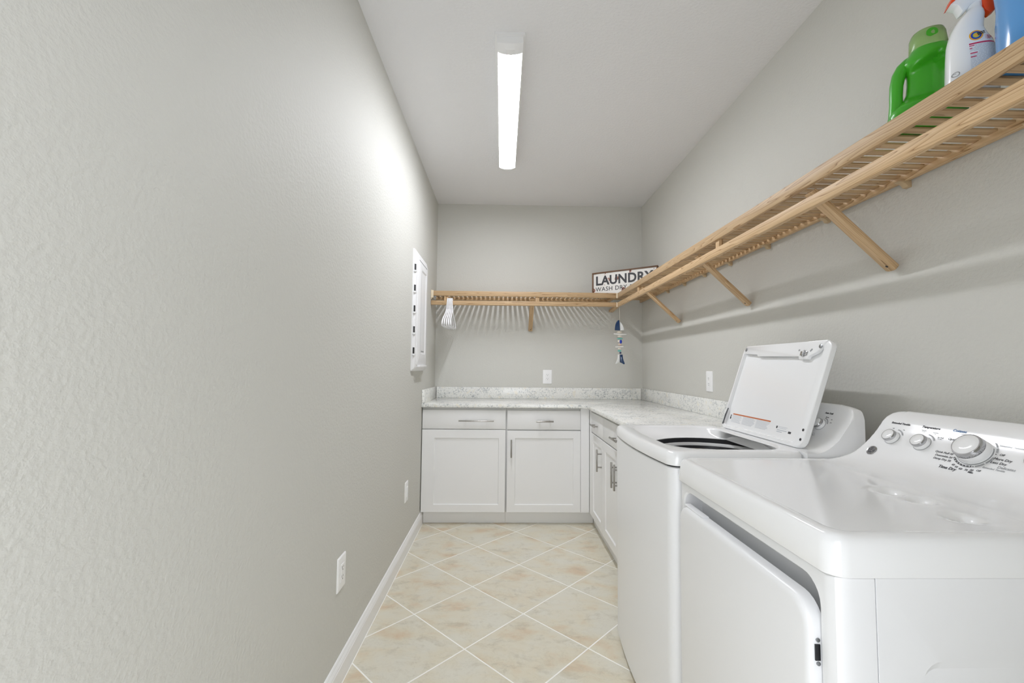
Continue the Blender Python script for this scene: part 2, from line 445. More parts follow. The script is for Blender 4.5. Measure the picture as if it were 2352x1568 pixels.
# ================================================================== CEILING LIGHT
t = thing('ceiling_light', 'long white batten ceiling light with a glowing lens', 'ceiling light', (0.02, 2.54, ZC))
mb = MB(); mb.loft([rr(-0.050, 0.090, 1.905, 3.185, 0.004, z) for z in (ZC, ZC - 0.012)]); make('housing', mb, M_TRIM, t)
def capmesh(y0, y1):
    rings = []
    for sag, y in ((0.004, y0), (0.011, y0 * .6 + y1 * .4), (0.0130, y1)):
        base = 0.040 if y != y0 else 0.030
        rings.append([(0.02 + 0.060 * u / 7, y, ZC - 0.012 - (base + sag * (1 - (u / 7) ** 2))) for u in range(-7, 8)] + [(0.080, y, ZC - 0.012), (-0.040, y, ZC - 0.012)])
    return MB().loft(rings)
make('end_cap', capmesh(1.915, 1.965), M_TRIM, t); make('end_cap', capmesh(3.176, 3.150), M_TRIM, t)
mb = MB()
for sx_ in (-0.040, 0.080): mb.loft([[(sx_ - 0.0012, y, ZC - 0.012), (sx_ + 0.0012, y, ZC - 0.012), (sx_ * .97 + .0006 + 0.0012, y, ZC - 0.0555), (sx_ * .97 + .0006 - 0.0012, y, ZC - 0.0555)] for y in (1.965, 3.150)])
make('side_rails', mb, M_TRIM, t)
rings = []
for y in (1.966, 3.149):
    rings.append([(0.02 + 0.056 * u / 9, y, ZC - 0.052 - 0.0130 * (1 - (u / 9) ** 2)) for u in range(-9, 10)])
make('lens', MB().loft(rings), M_LAMP, t, label='glowing white lens')

# ================================================================== SHELVES
def bar(name, p0, p1, a, b, side, parent, material=None, bevel=0.0025, label=None):
    """a straight wooden bar of section a (along side) x b, its grain along its own x axis"""
    material = material or M_WOOD
    p0 = Vector(p0); p1 = Vector(p1); d = p1 - p0; L = d.length; x = d.normalized()
    y = Vector(side); y = (y - x * y.dot(x)).normalized(); z = x.cross(y)
    M = Matrix((( x.x, y.x, z.x, p0.x), (x.y, y.y, z.y, p0.y), (x.z, y.z, z.z, p0.z), (0, 0, 0, 1)))
    return make(name, MB().box(0, L, -a / 2, a / 2, -b / 2, b / 2), material, parent, bevel=bevel, M=M, smooth=30, label=label)

XF, YF = 0.9895, 3.7354          # front faces of the rails
ZT, ZU, ZH1, ZH0 = 1.8610, 1.8170, 1.7795, 1.7410
TH = 0.018
def brace_mesh(p_top, p_bot, side, parent):
    p0 = Vector(p_bot); p1 = Vector(p_top); d = p1 - p0; L = d.length; x = d.normalized()
    y = Vector(side); z = x.cross(y)
    M = Matrix(((x.x, y.x, z.x, p0.x), (x.y, y.y, z.y, p0.y), (x.z, y.z, z.z, p0.z), (0, 0, 0, 1)))
    h = 0.019
    ring = [(L, -h), (L, h), (0.006, h), (0.0015, h - 0.004), (0, h - 0.010), (0, -h + 0.010), (0.0015, -h + 0.004), (0.006, -h)]
    mb = MB().loft([[(u, q, v) for u, q in ring] for v in (-0.0095, 0.0095)])
    b = make('brace', mb, M_WOOD, parent, bevel=0.0020, M=M, smooth=30)
    c = p0 + x * 0.022
    mb = MB().cyl(c - z * 0.0100, c + z * 0.0100, 0.0042, 12)
    make('screw', mb, M_SLOT, b)

t = thing('slatted_shelf', 'long pale wood slatted shelf with hang rail on the right wall', 'shelf', (1.15, 2.2, ZU))
Y0 = 0.30
bar('front_rail', (XF + TH / 2, Y0, (ZT + ZU) / 2), (XF + TH / 2, YF + TH, (ZT + ZU) / 2), TH, ZT - ZU, (1, 0, 0), t, bevel=0.004)
bar('hang_rail', (XF + TH / 2, Y0, (ZH0 + ZH1) / 2), (XF + TH / 2, YF + TH, (ZH0 + ZH1) / 2), TH + 0.004, ZH1 - ZH0, (1, 0, 0), t, bevel=0.005)
bar('wall_rail', (XR - 0.016, Y0, 1.8385), (XR - 0.016, YB - 0.004, 1.8385), TH, 0.031, (1, 0, 0), t)
y = Y0 + 0.03
while y < YB - 0.02:
    bar('slat', (XF + TH - 0.004, y, 1.8435), (XR - 0.022, y, 1.8435), 0.0245, 0.0065, (0, 1, 0), t, bevel=0.0012)
    y += 0.0397
for y in (0.55, 1.40, 2.2445, 3.146):
    brace_mesh((XF + TH + 0.006, y, 1.806), (XR - 0.014, y, 1.552), (0, 1, 0), t)
for y in (0.62, 1.47, 2.00, 3.20):
    if y in (0.62, 1.47): continue
    bar('spacer_block', (XF + 0.020, y, ZH0 + 0.004), (XF + 0.020, y, ZU + 0.004), 0.0205, 0.034, (1, 0, 0), t)
for y in (0.62, 1.0, 1.3478, 1.6923, 2.082, 2.437, 2.753, 3.062, 3.3747, 3.70):
    mb = MB()
    pr = [(XR - 0.0005, 1.826), (XR - 0.040, 1.8235), (XR - 0.040, 1.8195), (XR - 0.030, 1.8185), (XR - 0.020, 1.814), (XR - 0.013, 1.805), (XR - 0.0005, 1.803)]
    mb.loft([[(a, y - 0.010, b) for a, b in pr], [(a, y + 0.010, b) for a, b in pr]])
    make('wall_clip', mb, M_TAN, t, bevel=0.001)

t = thing('slatted_shelf', 'short pale wood slatted shelf with hang rail across the back wall', 'shelf', (0.2, 3.9, ZU))
bar('front_rail', (-0.597, YF + TH / 2, (ZT + ZU) / 2), (XF - 0.010, YF + TH / 2, (ZT + ZU) / 2), TH, ZT - ZU, (0, 1, 0), t, bevel=0.004)
bar('hang_rail', (XL + 0.001, YF + TH / 2, (ZH0 + ZH1) / 2 - 0.003), (XF - 0.010, YF + TH / 2, (ZH0 + ZH1) / 2), TH + 0.004, ZH1 - ZH0, (0, 1, 0), t, bevel=0.005)
bar('wall_rail', (XL + 0.002, YB - 0.016, 1.8385), (XF - 0.012, YB - 0.016, 1.8385), TH, 0.031, (0, 1, 0), t)
x = -0.585
while x < XF - 0.03:
    bar('slat', (x, YF + TH - 0.004, 1.8435), (x, YB - 0.022, 1.8435), 0.0245, 0.0065, (1, 0, 0), t, bevel=0.0012)
    x += 0.0405
bar('end_rail', (XF - 0.024, YF + TH, 1.826), (XF - 0.024, YB - 0.026, 1.826), TH, 0.026, (1, 0, 0), t)
brace_mesh((0.2545, YF + TH + 0.006, 1.806), (0.2545, YB - 0.014, 1.549), (1, 0, 0), t)
brace_mesh((1.001, YF + 0.030, 1.760), (1.001, YB - 0.016, 1.737), (1, 0, 0), t)
for x in (-0.488, 0.297):
    bar('spacer_block', (x, YF + 0.020, ZH0 + 0.004), (x, YF + 0.020, ZU + 0.004), 0.036, 0.0205, (1, 0, 0), t)
for zz, hh in (((ZT + ZU) / 2, ZT - ZU + 0.002), ((ZH0 + ZH1) / 2, ZH1 - ZH0 + 0.002)):
    mb = MB().box(XF - 0.0105, XF + 0.0105, YF - 0.0015, YF + 0.020, zz - hh / 2, zz + hh / 2)
    make('corner_connector', mb, M_CREAM, t, bevel=0.003, label='cream plastic corner connector')
mb = MB().box(XL + 0.0005, -0.596, YF - 0.003, YF + 0.024, 1.800, 1.866); mb.box(XL + 0.0005, XL + 0.006, YF - 0.004, YF + 0.05, 1.785, 1.868)
make('end_bracket', mb, M_CREAM, t, bevel=0.003, kind=None, label='cream plastic end bracket')
mb = MB().cyl((-0.594, YF + 0.004, 1.808), (-0.570, YF + 0.004, 1.808), 0.006, 12); make('bracket_screw', mb, M_SCREW, t)
for x in (-0.35, 0.05, 0.55):
    mb = MB()
    pr = [(YB - 0.0005, 1.826), (YB - 0.040, 1.8235), (YB - 0.040, 1.8195), (YB - 0.020, 1.814), (YB - 0.013, 1.805), (YB - 0.0005, 1.803)]
    mb.loft([[(x - 0.010, a, b) for a, b in pr], [(x + 0.010, a, b) for a, b in pr]])
    make('wall_clip', mb, M_TAN, t, bevel=0.001)

# ================================================================== CABINETS
def plane_map(kind):
    if kind == 'back':                                   # u = x, v = z, w out of the face
        return lambda u, v, w: (u, 3.4204 - w, v)
    return lambda u, v, w: (0.682 - w, -u, v)            # right run: u = -y
def slab(f, u0, u1, v0, v1, w0, w1):
    mb = MB(); P = [f(u, v, w) for w in (w0, w1) for u, v in ((u0, v0), (u1, v0), (u1, v1), (u0, v1))]
    return mb.add(P, [(0, 3, 2, 1), (4, 5, 6, 7), (0, 1, 5, 4), (1, 2, 6, 5), (2, 3, 7, 6), (3, 0, 4, 7)])
def shaker(f, u0, u1, v0, v1, sl, sr, st, sb):
    def ring(a, b, c, d, w): return [f(a, c, w), f(b, c, w), f(b, d, w), f(a, d, w)]
    return MB().loft([ring(u0, u1, v0, v1, -0.019), ring(u0, u1, v0, v1, -0.0015), ring(u0 + .0015, u1 - .0015, v0 + .0015, v1 - .0015, 0),
                      ring(u0 + sl, u1 - sr, v0 + sb, v1 - st, 0), ring(u0 + sl + .004, u1 - sr - .004, v0 + sb + .004, v1 - st - .004, -0.008)])
def pull(f, u, v, length, vertical, parent, r=0.006):
    mb = MB(); h = length / 2; post = length * 0.30; w = 0.032
    def P(a, ww): return f(u, v + a, ww) if vertical else f(u + a, v, ww)
    mb.cyl(P(-h, w), P(h, w), r, 14)
    for a in (-post, post): mb.cyl(P(a, 0.0), P(a, w), r * 0.75, 10)
    return make('handle', mb, M_STEEL, parent, bevel=0.0008, label='brushed steel bar handle')
B, Rr = plane_map('back'), plane_map('right')
CT = 0.8985    # underside of the worktop
def carcass(parent, mb, mbt):
    make('cabinet_body', mb, M_CABIN, parent, bevel=0.001)
    make('toe_kick', mbt, M_CAB, parent)

t = thing('base_cabinet', 'white base cabinet under the counter against the left wall', 'cabinet', (-0.29, 3.7, 0))
mb = MB().box(XL + 0.003, 0.0365, 3.440, YB - 0.004, 0.10, CT); carcass(t, mb, MB().box(XL + 0.016, 0.0365, 3.490, 3.502, 0.001, 0.10))
d = make('drawer', slab(B, XL + 0.006, 0.0305, 0.733, 0.879, -0.019, 0), M_CAB, t, bevel=0.0015); pull(B, -0.195, 0.798, 0.27, False, d, 0.0045)
make('door', shaker(B, XL + 0.006, 0.0305, 0.103, 0.7275, 0.095, 0.05, 0.063, 0.057), M_CAB, t)

t = thing('base_cabinet', 'white back wall base cabinet with a vertical door handle, beside the corner', 'cabinet', (0.35, 3.7, 0))
mb = MB().box(0.0375, 0.700, 3.440, YB - 0.004, 0.10, CT); carcass(t, mb, MB().box(0.0375, 0.724, 3.490, 3.502, 0.001, 0.10))
d = make('drawer', slab(B, 0.0447, 0.6133, 0.732, 0.878, -0.019, 0), M_CAB, t, bevel=0.0015); pull(B, 0.332, 0.798, 0.135, False, d)
d = make('door', shaker(B, 0.0447, 0.6133, 0.103, 0.7225, 0.060, 0.055, 0.056, 0.057), M_CAB, t); pull(B, 0.076, 0.590, 0.135, True, d)
make('filler', slab(B, 0.6150, 0.6800, 0.103, CT, -0.018, -0.001), M_CAB, t)

t = thing('base_cabinet', 'narrow white one-door base cabinet on the right run in the corner', 'cabinet', (0.95, 3.16, 0))
mb = MB().box(0.702, XR - 0.004, 2.968, 3.4385, 0.10, CT); carcass(t, mb, MB().box(0.7265, 0.738, 2.968, 3.4885, 0.001, 0.10))
d = make('drawer', slab(Rr, -3.345, -2.9725, 0.732, 0.878, -0.019, 0), M_CAB, t, bevel=0.0015); pull(Rr, -3.172, 0.797, 0.145, False, d)
d = make('door', shaker(Rr, -3.345, -2.9725, 0.103, 0.7225, 0.060, 0.060, 0.056, 0.057), M_CAB, t); pull(Rr, -3.004, 0.585, 0.148, True, d)
make('filler', slab(Rr, -3.418, -3.347, 0.103, CT, -0.018, -0.001), M_CAB, t)

t = thing('base_cabinet', 'white two-door base cabinet on the right run beside the washer', 'cabinet', (0.95, 2.57, 0))
mb = MB().box(0.702, XR - 0.004, 2.180, 2.9665, 0.10, CT); carcass(t, mb, MB().box(0.7265, 0.738, 2.180, 2.9665, 0.001, 0.10))
d = make('drawer', slab(Rr, -2.9685, -2.185, 0.732, 0.878, -0.019, 0), M_CAB, t, bevel=0.0015); pull(Rr, -2.577, 0.797, 0.150, False, d)
d = make('door', shaker(Rr, -2.9685, -2.5785, 0.103, 0.7225, 0.060, 0.060, 0.056, 0.057), M_CAB, t); pull(Rr, -2.610, 0.585, 0.148, True, d)
d = make('door', shaker(Rr, -2.5755, -2.185, 0.103, 0.7225, 0.060, 0.060, 0.056, 0.057), M_CAB, t); pull(Rr, -2.545, 0.585, 0.148, True, d)

# ---- worktop: one L-shaped slab and three upstands
t = thing('countertop', 'speckled pale stone L-shaped countertop on the white base cabinets', 'countertop', (0.3, 3.7, 0.899))
CZ = 0.9265; XC, YC = 0.655, 3.3954
L_ = [(XL + 0.001, YC), (XC - 0.022, YC), (XC, YC - 0.022), (XC, 2.165), (XR - 0.001, 2.165), (XR - 0.001, YB - 0.001), (XL + 0.001, YB - 0.001)]
make('slab', MB().loft([[(a, b, z) for a, b in L_] for z in (0.8990, CZ)]), M_STONETOP, t, bevel=0.003)
SZ = 1.0275
make('backsplash', MB().box(XL + 0.022, XR - 0.022, YB - 0.021, YB - 0.001, CZ, SZ), M_STONETOP, t, bevel=0.002)
make('backsplash', MB().box(XR - 0.021, XR - 0.001, 2.165, YB - 0.001, CZ, SZ + 0.003), M_STONETOP, t, bevel=0.002)
make('backsplash', MB().box(XL + 0.001, XL + 0.021, YC + 0.004, YB - 0.001, CZ, SZ + 0.004), M_STONETOP, t, bevel=0.002)

# ================================================================== APPLIANCES
def interp(tab, x):
    if x <= tab[0][0]: return tab[0][1]
    for (a, p), (b, q) in zip(tab, tab[1:]):
        if x <= b: return p + (q - p) * (x - a) / (b - a)
    return tab[-1][1]
def bez(p0, p1, p2, n):
    return [((1 - s) ** 2 * p0[0] + 2 * s * (1 - s) * p1[0] + s * s * p2[0], (1 - s) ** 2 * p0[1] + 2 * s * (1 - s) * p1[1] + s * s * p2[1]) for s in [i / n for i in range(n + 1)]]
def console(profile, z0, y0, y1, tabA, tabB):
    ys = set()
    for k in range(61):
        ys.add(round(y0 + 0.17 * (k / 60) ** 1.3, 5)); ys.add(round(y1 - 0.17 * (k / 60) ** 1.3, 5))
    rings = []
    for d_, v_ in tabA: ys.add(round(y0 + d_, 5))
    for d_, v_ in tabB: ys.add(round(y1 - d_, 5))
    top = max(z for x, z in profile)
    for y in sorted(ys):
        q = min(interp(tabA, y - y0), interp(tabB, y1 - y)); lim = z0 + (top + 0.003 - z0) * q
        if q >= 0.999: lim = top + 1.0
        row = []
        for x, z in profile:
            h = max(0.010 - abs(z - lim), 0) / 0.010
            row.append((x, y, max(min(z, lim) - h * h * 0.0025, z0 if z > z0 else z)))
        rings.append(row)
    return MB().loft(rings)
E_ = math.radians(38)
FU = Vector((math.sin(E_), 0, math.cos(E_)))     # up the console face
FN = Vector((-math.cos(E_), 0, math.sin(E_)))    # out of the console face
FX = Vector((0, -1, 0))                          # to the reader's right
def face_pt(P0, y, v, out=0.0):
    """v = distance up the face measured from height 1.0"""
    p = Vector(P0) + FU * ((1.0 - P0[2]) / FU.z + v); p.y = y
    if FACE:
        for (xa, za), (xb, zb) in zip(FACE, FACE[1:]):
            if za <= p.z <= zb: p.x = xa + (xb - xa) * (p.z - za) / (zb - za)
    return p + FN * out
FACE = None
def face_up(P0, v):
    """the direction up the face at height v"""
    a, b = face_pt(P0, 0, v - .002), face_pt(P0, 0, v + .002); d = b - a; d.y = 0; return d.normalized()
def knob(parent, P0, y, v, r, h, name='knob'):
    o = face_pt(P0, y, v)
    k = make(name, MB().lathe(o, FN, [(r * 1.02, -0.006), (r * 1.02, 0.0015), (r * 0.985, 0.002), (r * 0.95, h * 0.55), (r * 0.90, h * 0.62)], 40), M_APPL2, parent, smooth=40)
    make('knob_ring', MB().lathe(o, FN, [(r * 0.70, h * 0.55), (r * 0.93, h * 0.56), (r * 0.95, h * 0.60), (r * 0.91, h * 0.90), (r * 0.86, h * 1.0), (r * 0.78, h * 1.0)], 40), M_CHROME, k, smooth=40, label='chrome ring')
    make('knob_cap', MB().lathe(o, FN, [(r * 0.79, h * 0.8), (r * 0.79, h * 1.0), (r * 0.76, h * 1.03), (r * 0.3, h * 1.05), (r * 0.02, h * 1.05)], 40), M_APPL2, k, smooth=40)
    make('knob_base_ring', MB().lathe(o, FN, [(r * 1.08, -0.004), (r * 1.08, 0.0006), (r * 1.0, 0.0006)], 40), M_GREYP, k, smooth=40)
    return k
def badge(parent, P0, y, v, r):
    o = face_pt(P0, y, v)
    b_ = make('badge', MB().lathe(o, FN, [(r, -0.002), (r, 0.0015), (r * 0.93, 0.0025), (r * 0.80, 0.0022), (r * 0.79, 0.0012), (0.0005, 0.0012)], 36), M_CHROME, parent, smooth=30, label='round chrome emblem')
    make('badge_disc', MB().lathe(o, FN, [(r * 0.78, 0.0004), (r * 0.78, 0.0017), (0.0005, 0.0017)], 32), M_INK, b_)
    c = o + FN * 0.0018
    mb = MB(); arc_strip(mb, c, FX, FU, r * 0.64, r * 0.70, 0, 360, 0.0005, 32)
    for k in range(4): arc_strip(mb, c + (FX * math.cos(k * math.pi / 2 + .8) + FU * math.sin(k * math.pi / 2 + .8)) * r * 0.62, FX, FU, r * 0.12, r * 0.17, 0, 360, 0.0005, 12)
    make('badge_swirls', mb, M_CHROME, b_)
    lettering('monogram', [('GE', r * 0.78, c + FN * 0.0003, FX, FU, 'CENTER', 0.3, 0.0, 0.8)], M_CHROME, b_)

# ------------------------------------------------------------------ DRYER
DX, DY0, DY1, DXB, DZR = 0.5560, 0.738, 1.398, 1.205, 0.8715
dry = thing('dryer', 'white front-load clothes dryer in the foreground, nearest the camera', 'clothes dryer', (0.88, 1.068, 0))
# front panel: wraps the corners, with a recess for the door
mb = MB(); yc0, yc1 = DY0 + 0.004, DY1 - 0.004
def yz(y0, y1, z0, z1, r, x, k=6, m=2): return [(x, a, b) for a, b, _ in rr(y0, y1, z0, z1, r, 0, k, m)]
fx = DX + 0.006
mb.loft([yz(yc0, yc1, 0.03, DZR - 0.001, 0.002, DX + 0.072), yz(yc0, yc1, 0.03, DZR - 0.001, 0.002, fx + 0.030), yz(yc0 + 0.0035, yc1 - 0.0035, 0.03, DZR - 0.001, 0.002, fx + 0.015),
         yz(yc0 + 0.010, yc1 - 0.010, 0.031, DZR - 0.003, 0.002, fx + 0.0055), yz(yc0 + 0.020, yc1 - 0.020, 0.032, DZR - 0.006, 0.002, fx + 0.001), yz(yc0 + 0.028, yc1 - 0.028, 0.034, DZR - 0.009, 0.004, fx),
         yz(0.779, 1.360, 0.16, 0.8500, 0.045, fx), yz(0.783, 1.356, 0.164, 0.8465, 0.043, fx + 0.004), yz(0.785, 1.354, 0.166, 0.8445, 0.042, fx + 0.055)])
make('front_panel', mb, M_APPL, dry, smooth=28)
# side panels (with a pressed field), back and top carry the rest of the case
def side_panel(y, s):
    x0, x1 = DX + 0.0742, DXB
    rg = lambda a, b, c, d, r, yy: [(p, yy, q) for p, q, _ in rr(a, b, c, d, r, 0, 5, 2)]
    return MB().loft([rg(x0, x1, 0.03, DZR - 0.001, 0.001, y + s * 0.012), rg(x0, x1, 0.03, DZR - 0.001, 0.001, y + s * 0.0004), rg(x0 + .0004, x1 - .0004, 0.0304, DZR - 0.0014, 0.001, y),
                      rg(x0 + 0.075, x1 - 0.05, 0.12, 0.736, 0.035, y), rg(x0 + 0.080, x1 - 0.055, 0.127, 0.720, 0.030, y + s * 0.0085)])
make('side_panel', side_panel(DY0 + 0.004, 1), M_APPL, dry, smooth=28)
make('side_panel', side_panel(DY1 - 0.004, -1), M_APPL, dry, smooth=28)
mb = MB()
for a_ in (DY0 + 0.0075, DY1 - 0.0085): mb.box(DX + 0.064, DX + 0.084, a_, a_ + 0.001, 0.035, DZR - 0.004)
make('seam_dark_backing', mb, M_SLOT, dry)  # dark strips added behind the panel seams so the gaps look shaded
make('back_panel', MB().box(DXB - 0.010, DXB - 0.001, DY0 + 0.018, DY1 - 0.018, 0.03, DZR - 0.002), M_LINER, dry)
for a in (DX + 0.06, DXB - 0.05):
    for b in (DY0 + 0.05, DY1 - 0.05):
        make('foot', MB().cyl((a, b, 0.0), (a, b, 0.035), 0.02, 14), M_GREYP, dry)
# door
dd = make('door', MB().loft([yz(0.786, 1.353, 0.168, 0.8095, 0.048, DX + 0.016), yz(0.786, 1.353, 0.168, 0.8095, 0.048, DX + 0.006), yz(0.7865, 1.3525, 0.1685, 0.809, 0.048, DX - 0.002),
          yz(0.7885, 1.3505, 0.1705, 0.807, 0.047, DX - 0.0075), yz(0.7930, 1.346, 0.175, 0.8025, 0.044, DX - 0.0115), yz(0.800, 1.339, 0.182, 0.7955, 0.040, DX - 0.0128)]), M_APPL, dry, smooth=35)
make('handle_lip', MB().box(DX - 0.004, DX + 0.016, 1.214, 1.332, 0.8090, 0.8125), M_APPL, dd, bevel=0.0012)
make('latch', MB().box(DX - 0.002, DX + 0.007, 0.7842, 0.7868, 0.7107, 0.7380), M_BLACK, dd)
mb = MB()
for z in (0.7050, 0.7450): mb.cyl((DX + 0.0035, 0.7842, z), (DX + 0.0035, 0.7870, z), 0.0035, 12)
make('latch_screw', mb, M_SCREW, dd)
# lid
def lid_rings(x0, x1, y0, y1, zr, zt, k=8, m=6):
    h = zt - zr
    return [rr(x0 + .006, x1, y0 + .006, y1 - .006, .028, zr + .002, k, m), rr(x0 + .001, x1, y0 + .001, y1 - .001, .032, zr + .0005, k, m), rr(x0, x1, y0, y1, .033, zr + .003, k, m), rr(x0 + .0015, x1, y0 + .0015, y1 - .0015, .033, zr + h * .45, k, m),
            rr(x0 + .0045, x1, y0 + .0045, y1 - .0045, .033, zr + h * .74, k, m), rr(x0 + .0085, x1, y0 + .0085, y1 - .0085, .033, zr + h * .90, k, m), rr(x0 + .014, x1, y0 + .014, y1 - .014, .032, zr + h * .975, k, m), rr(x0 + .022, x1, y0 + .022, y1 - .022, .03, zr + h, k, m),
            rr(x0 + .030, x1 - .004, y0 + .030, y1 - .030, .03, zt - .0006, k, m), rr(x0 + .036, x1 - .01, y0 + .036, y1 - .036, .03, zt - .0030, k, m)]
DZT = 0.9395
mb = MB().loft(lid_rings(DX - 0.003, DXB, DY0, DY1, DZR, DZT), True, False); make('lid', mb, M_APPL2, dry, smooth=40)
# moulded field of the lid with three finger hollows along the console
n1, n2 = 110, 130; x0, x1, y0_, y1_ = DX + 0.031, 1.06, DY0 + 0.031, DY1 - 0.031
rings = []
hol = [(0.930, 1.027), (0.938, 0.962), (0.912, 0.845)]
for j in range(n2 + 1):
    yy = y0_ + (y1_ - y0_) * j / n2; row = []
    for i in range(n1 + 1):
        xx = x0 + (x1 - x0) * i / n1; z = DZT - 0.0024
        for hx, hy in hol:
            u_ = xx - hx; dx_ = u_ / (0.034 if u_ < -0.008 else 0.0105); dy_ = (yy - hy) / 0.0215
            if u_ < -0.008: dx_ = (u_ + 0.008) / 0.034
            else: dx_ = (u_ + 0.008) / 0.0115
            z -= 0.0172 * math.exp(-(dx_ * dx_ + dy_ * dy_))
        row.append((xx, yy, z))
    rings.append(row)
make('lid_field', MB().loft(rings, False, False, closed=False), M_APPL2, dry, smooth=60)
# console
P0 = (1.16, 0, 1.083)
fp = lambda z: (P0[0] - (P0[2] - z) * math.tan(E_), z)
face = [fp(0.982)]
for k in range(1, 16):
    z_ = 0.982 + 0.006 * k; sl = 1.28 + 0.36 * min(max((z_ - 1.030) / 0.030, 0), 1); face.append((face[-1][0] + 0.006 / sl, z_))
prof = bez((0.975, DZT - 0.0027), fp(DZT - 0.0027), fp(0.982), 12) + face[1:] + bez(face[-1], (1.1655, 1.0990), (1.184, 1.1005), 6)[1:] + [(1.198, 1.098), (1.2045, 1.090), (1.205, DZT - 0.002)]
flare = [(0, 0.0), (.013, .004), (.031, .05), (.049, .113), (.062, .18), (.071, .245), (.078, .32), (.083, .392), (.0875, .48), (.0905, .57), (.0925, .66), (.0940, .75), (.0955, .83), (.0985, .895), (.106, .950), (.114, .975), (.124, .990), (.140, 1)]
FACE = face
con = make('control_console', console(prof, DZT - 0.0045, DY0 + 0.002, DY1 - 0.002, flare, flare), M_APPL2, dry, smooth=50)
knob(con, P0, 1.240, 0.0340, 0.0198, 0.0175); knob(con, P0, 1.1505, 0.0330, 0.0205, 0.0180)
knob(con, P0, 1.0210, 0.0360, 0.0340, 0.030, 'dial'); knob(con, P0, 0.8930, 0.0340, 0.0205, 0.0180)
badge(con, P0, 1.2730, -0.0195, 0.0150)
def ft(s, size, y, v, al='CENTER', sh=0.18, off=0.0, sp=1.0): return (s, size, face_pt(P0, y, v, 0.0008), FX, face_up(P0, v), al, sh, off, sp)
lettering('bold_lettering', [ft('Extended Tumble', 0.0080, 1.2395, 0.0842, off=0.0002), ft('Temperature', 0.0092, 1.1515, 0.0848, off=0.0002), ft('Time Dry', 0.0105, 1.0555, -0.0205, off=0.0002),
    ft('Quick Fluff 10', 0.0076, 1.0625, 0.0183, 'RIGHT'), ft('Dewrinkle 20', 0.0076, 1.0590, 0.0085, 'RIGHT'), ft('Damp Dry 30', 0.0076, 1.0575, -0.0008, 'RIGHT'),
    ft('40', .0072, 1.0474, -0.0089), ft('50', .0072, 1.0382, -0.0128), ft('60', .0072, 1.0273, -0.0153), ft('70', .0072, 1.0148, -0.0152), ft('80', .0072, 1.0037, -0.0128), ft('Min', .0072, 1.0030, -0.0188, off=.0001),
    ft('Optim', .0084, 1.0850, 0.0602, 'CENTER'), ft('More Dry', .0088, 0.9604, 0.0284), ft('Less Dry', .0088, 0.9640, 0.0183), ft('Off', .0072, 0.9675, 0.0401), ft('Off', .0066, 0.9905, -0.0105)], M_INK, con)
lettering('grey_lettering', [ft('Extended Tumble', 0.0056, 1.0560, 0.0800), ft('Extended Tumble', .0066, 0.9590, 0.0641), ft('Extended Tumble', .0062, 0.9650, 0.0010), ft('Delicates', .0094, 0.9440, 0.0085),
    ft('Off', .0044, 1.2537, 0.0648), ft('On', .0044, 1.2205, 0.0645), ft('Cottons', .0046, 1.1655, 0.0735), ft('Normal', .0032, 1.1655, 0.0695), ft('Delicates', .0050, 1.1330, 0.0712), ft('Low', .0032, 1.1330, 0.0670), ft('Air Fluff', .0048, 1.1150, 0.0590), ft('No Heat', .0032, 1.1150, 0.0545)], M_INKG, con)['kind'] = 'stuff'
lettering('blue_lettering', [ft('Cottons', 0.0098, 1.0790, 0.0868, off=.0002)], M_INKB, con)
mb = MB(); c0 = face_pt(P0, 1.0210, 0.0360, 0.0016)
arc_strip(mb, c0, FX, FU, 0.0395, 0.0435, 216, 288); 
make('dial_scale_dark', mb, M_INK, con)
mb = MB()
for a0, a1 in ((298, 322), (326, 352), (10, 26), (30, 56), (60, 88)): arc_strip(mb, c0, FX, FU, 0.041, 0.0445, a0, a1, n=8)
for kx, kr in ((1.240, 0.0265), (1.1505, 0.0268), (0.893, 0.0268)): arc_strip(mb, face_pt(P0, kx, 0.0335, 0.0018), FX, FU, kr, kr + 0.0032, 28, 84, n=10)
make('dial_scale_grey', mb, M_INKG, con)
mb = MB()
for k in range(7):
    a = math.radians(222 + 10.2 * k); p = c0 + (FX * math.cos(a) + FU * math.sin(a)) * 0.0415; mb.lathe(p, FN, [(0.0012, 0), (0.0012, 0.0006), (0.0001, 0.0006)], 10)
make('dial_dots', mb, M_APPL2, con)
mb = MB()
for a in (293, 4): 
    a = math.radians(a); p = c0 + (FX * math.cos(a) + FU * math.sin(a)) * 0.0430; mb.lathe(p, FN, [(0.0011, 0), (0.0011, 0.0006), (0.0001, 0.0006)], 10)
make('off_dots', mb, M_INK, con)

# ------------------------------------------------------------------ WASHER
FACE = None
WX, WY0, WY1, WXB, WZR, WZT = 0.540, 1.405, 2.090, 1.178, 0.9065, 0.9520
was = thing('washer', 'white top-load washing machine with its lid open, beyond the dryer', 'washing machine', (0.86, 1.748, 0))
WYC = (WY0 + WY1) / 2
def bow(mb, amt=0.024):
    out = []
    for x, y, z in mb.v:
        tt = (y - WYC) / ((WY1 - WY0) / 2); k = min(max((0.72 - x) / 0.16, 0), 1); k = k * k * (3 - 2 * k)
        out.append((x - amt * max(1 - tt * tt, 0) * k, y, z))
    mb.v = out; return mb
W = lambda ins, z, r=0.032: rr(WX + ins, WXB - ins, WY0 + ins, WY1 - ins, r, z, 7, 10)
make('cabinet_body', bow(MB().loft([W(0.004, 0.026), W(0.004, 0.8975), W(0.007, 0.900), W(0.016, 0.900)], True, False)), M_APPL, was, smooth=40)
make('seam_gap_ring', bow(MB().loft([W(0.010, 0.899), W(0.010, 0.908), W(0.013, 0.908), W(0.013, 0.899), W(0.010, 0.899)], False, False)), M_BLACK, was)  # shade of the gap under the deck, put in as a black ring
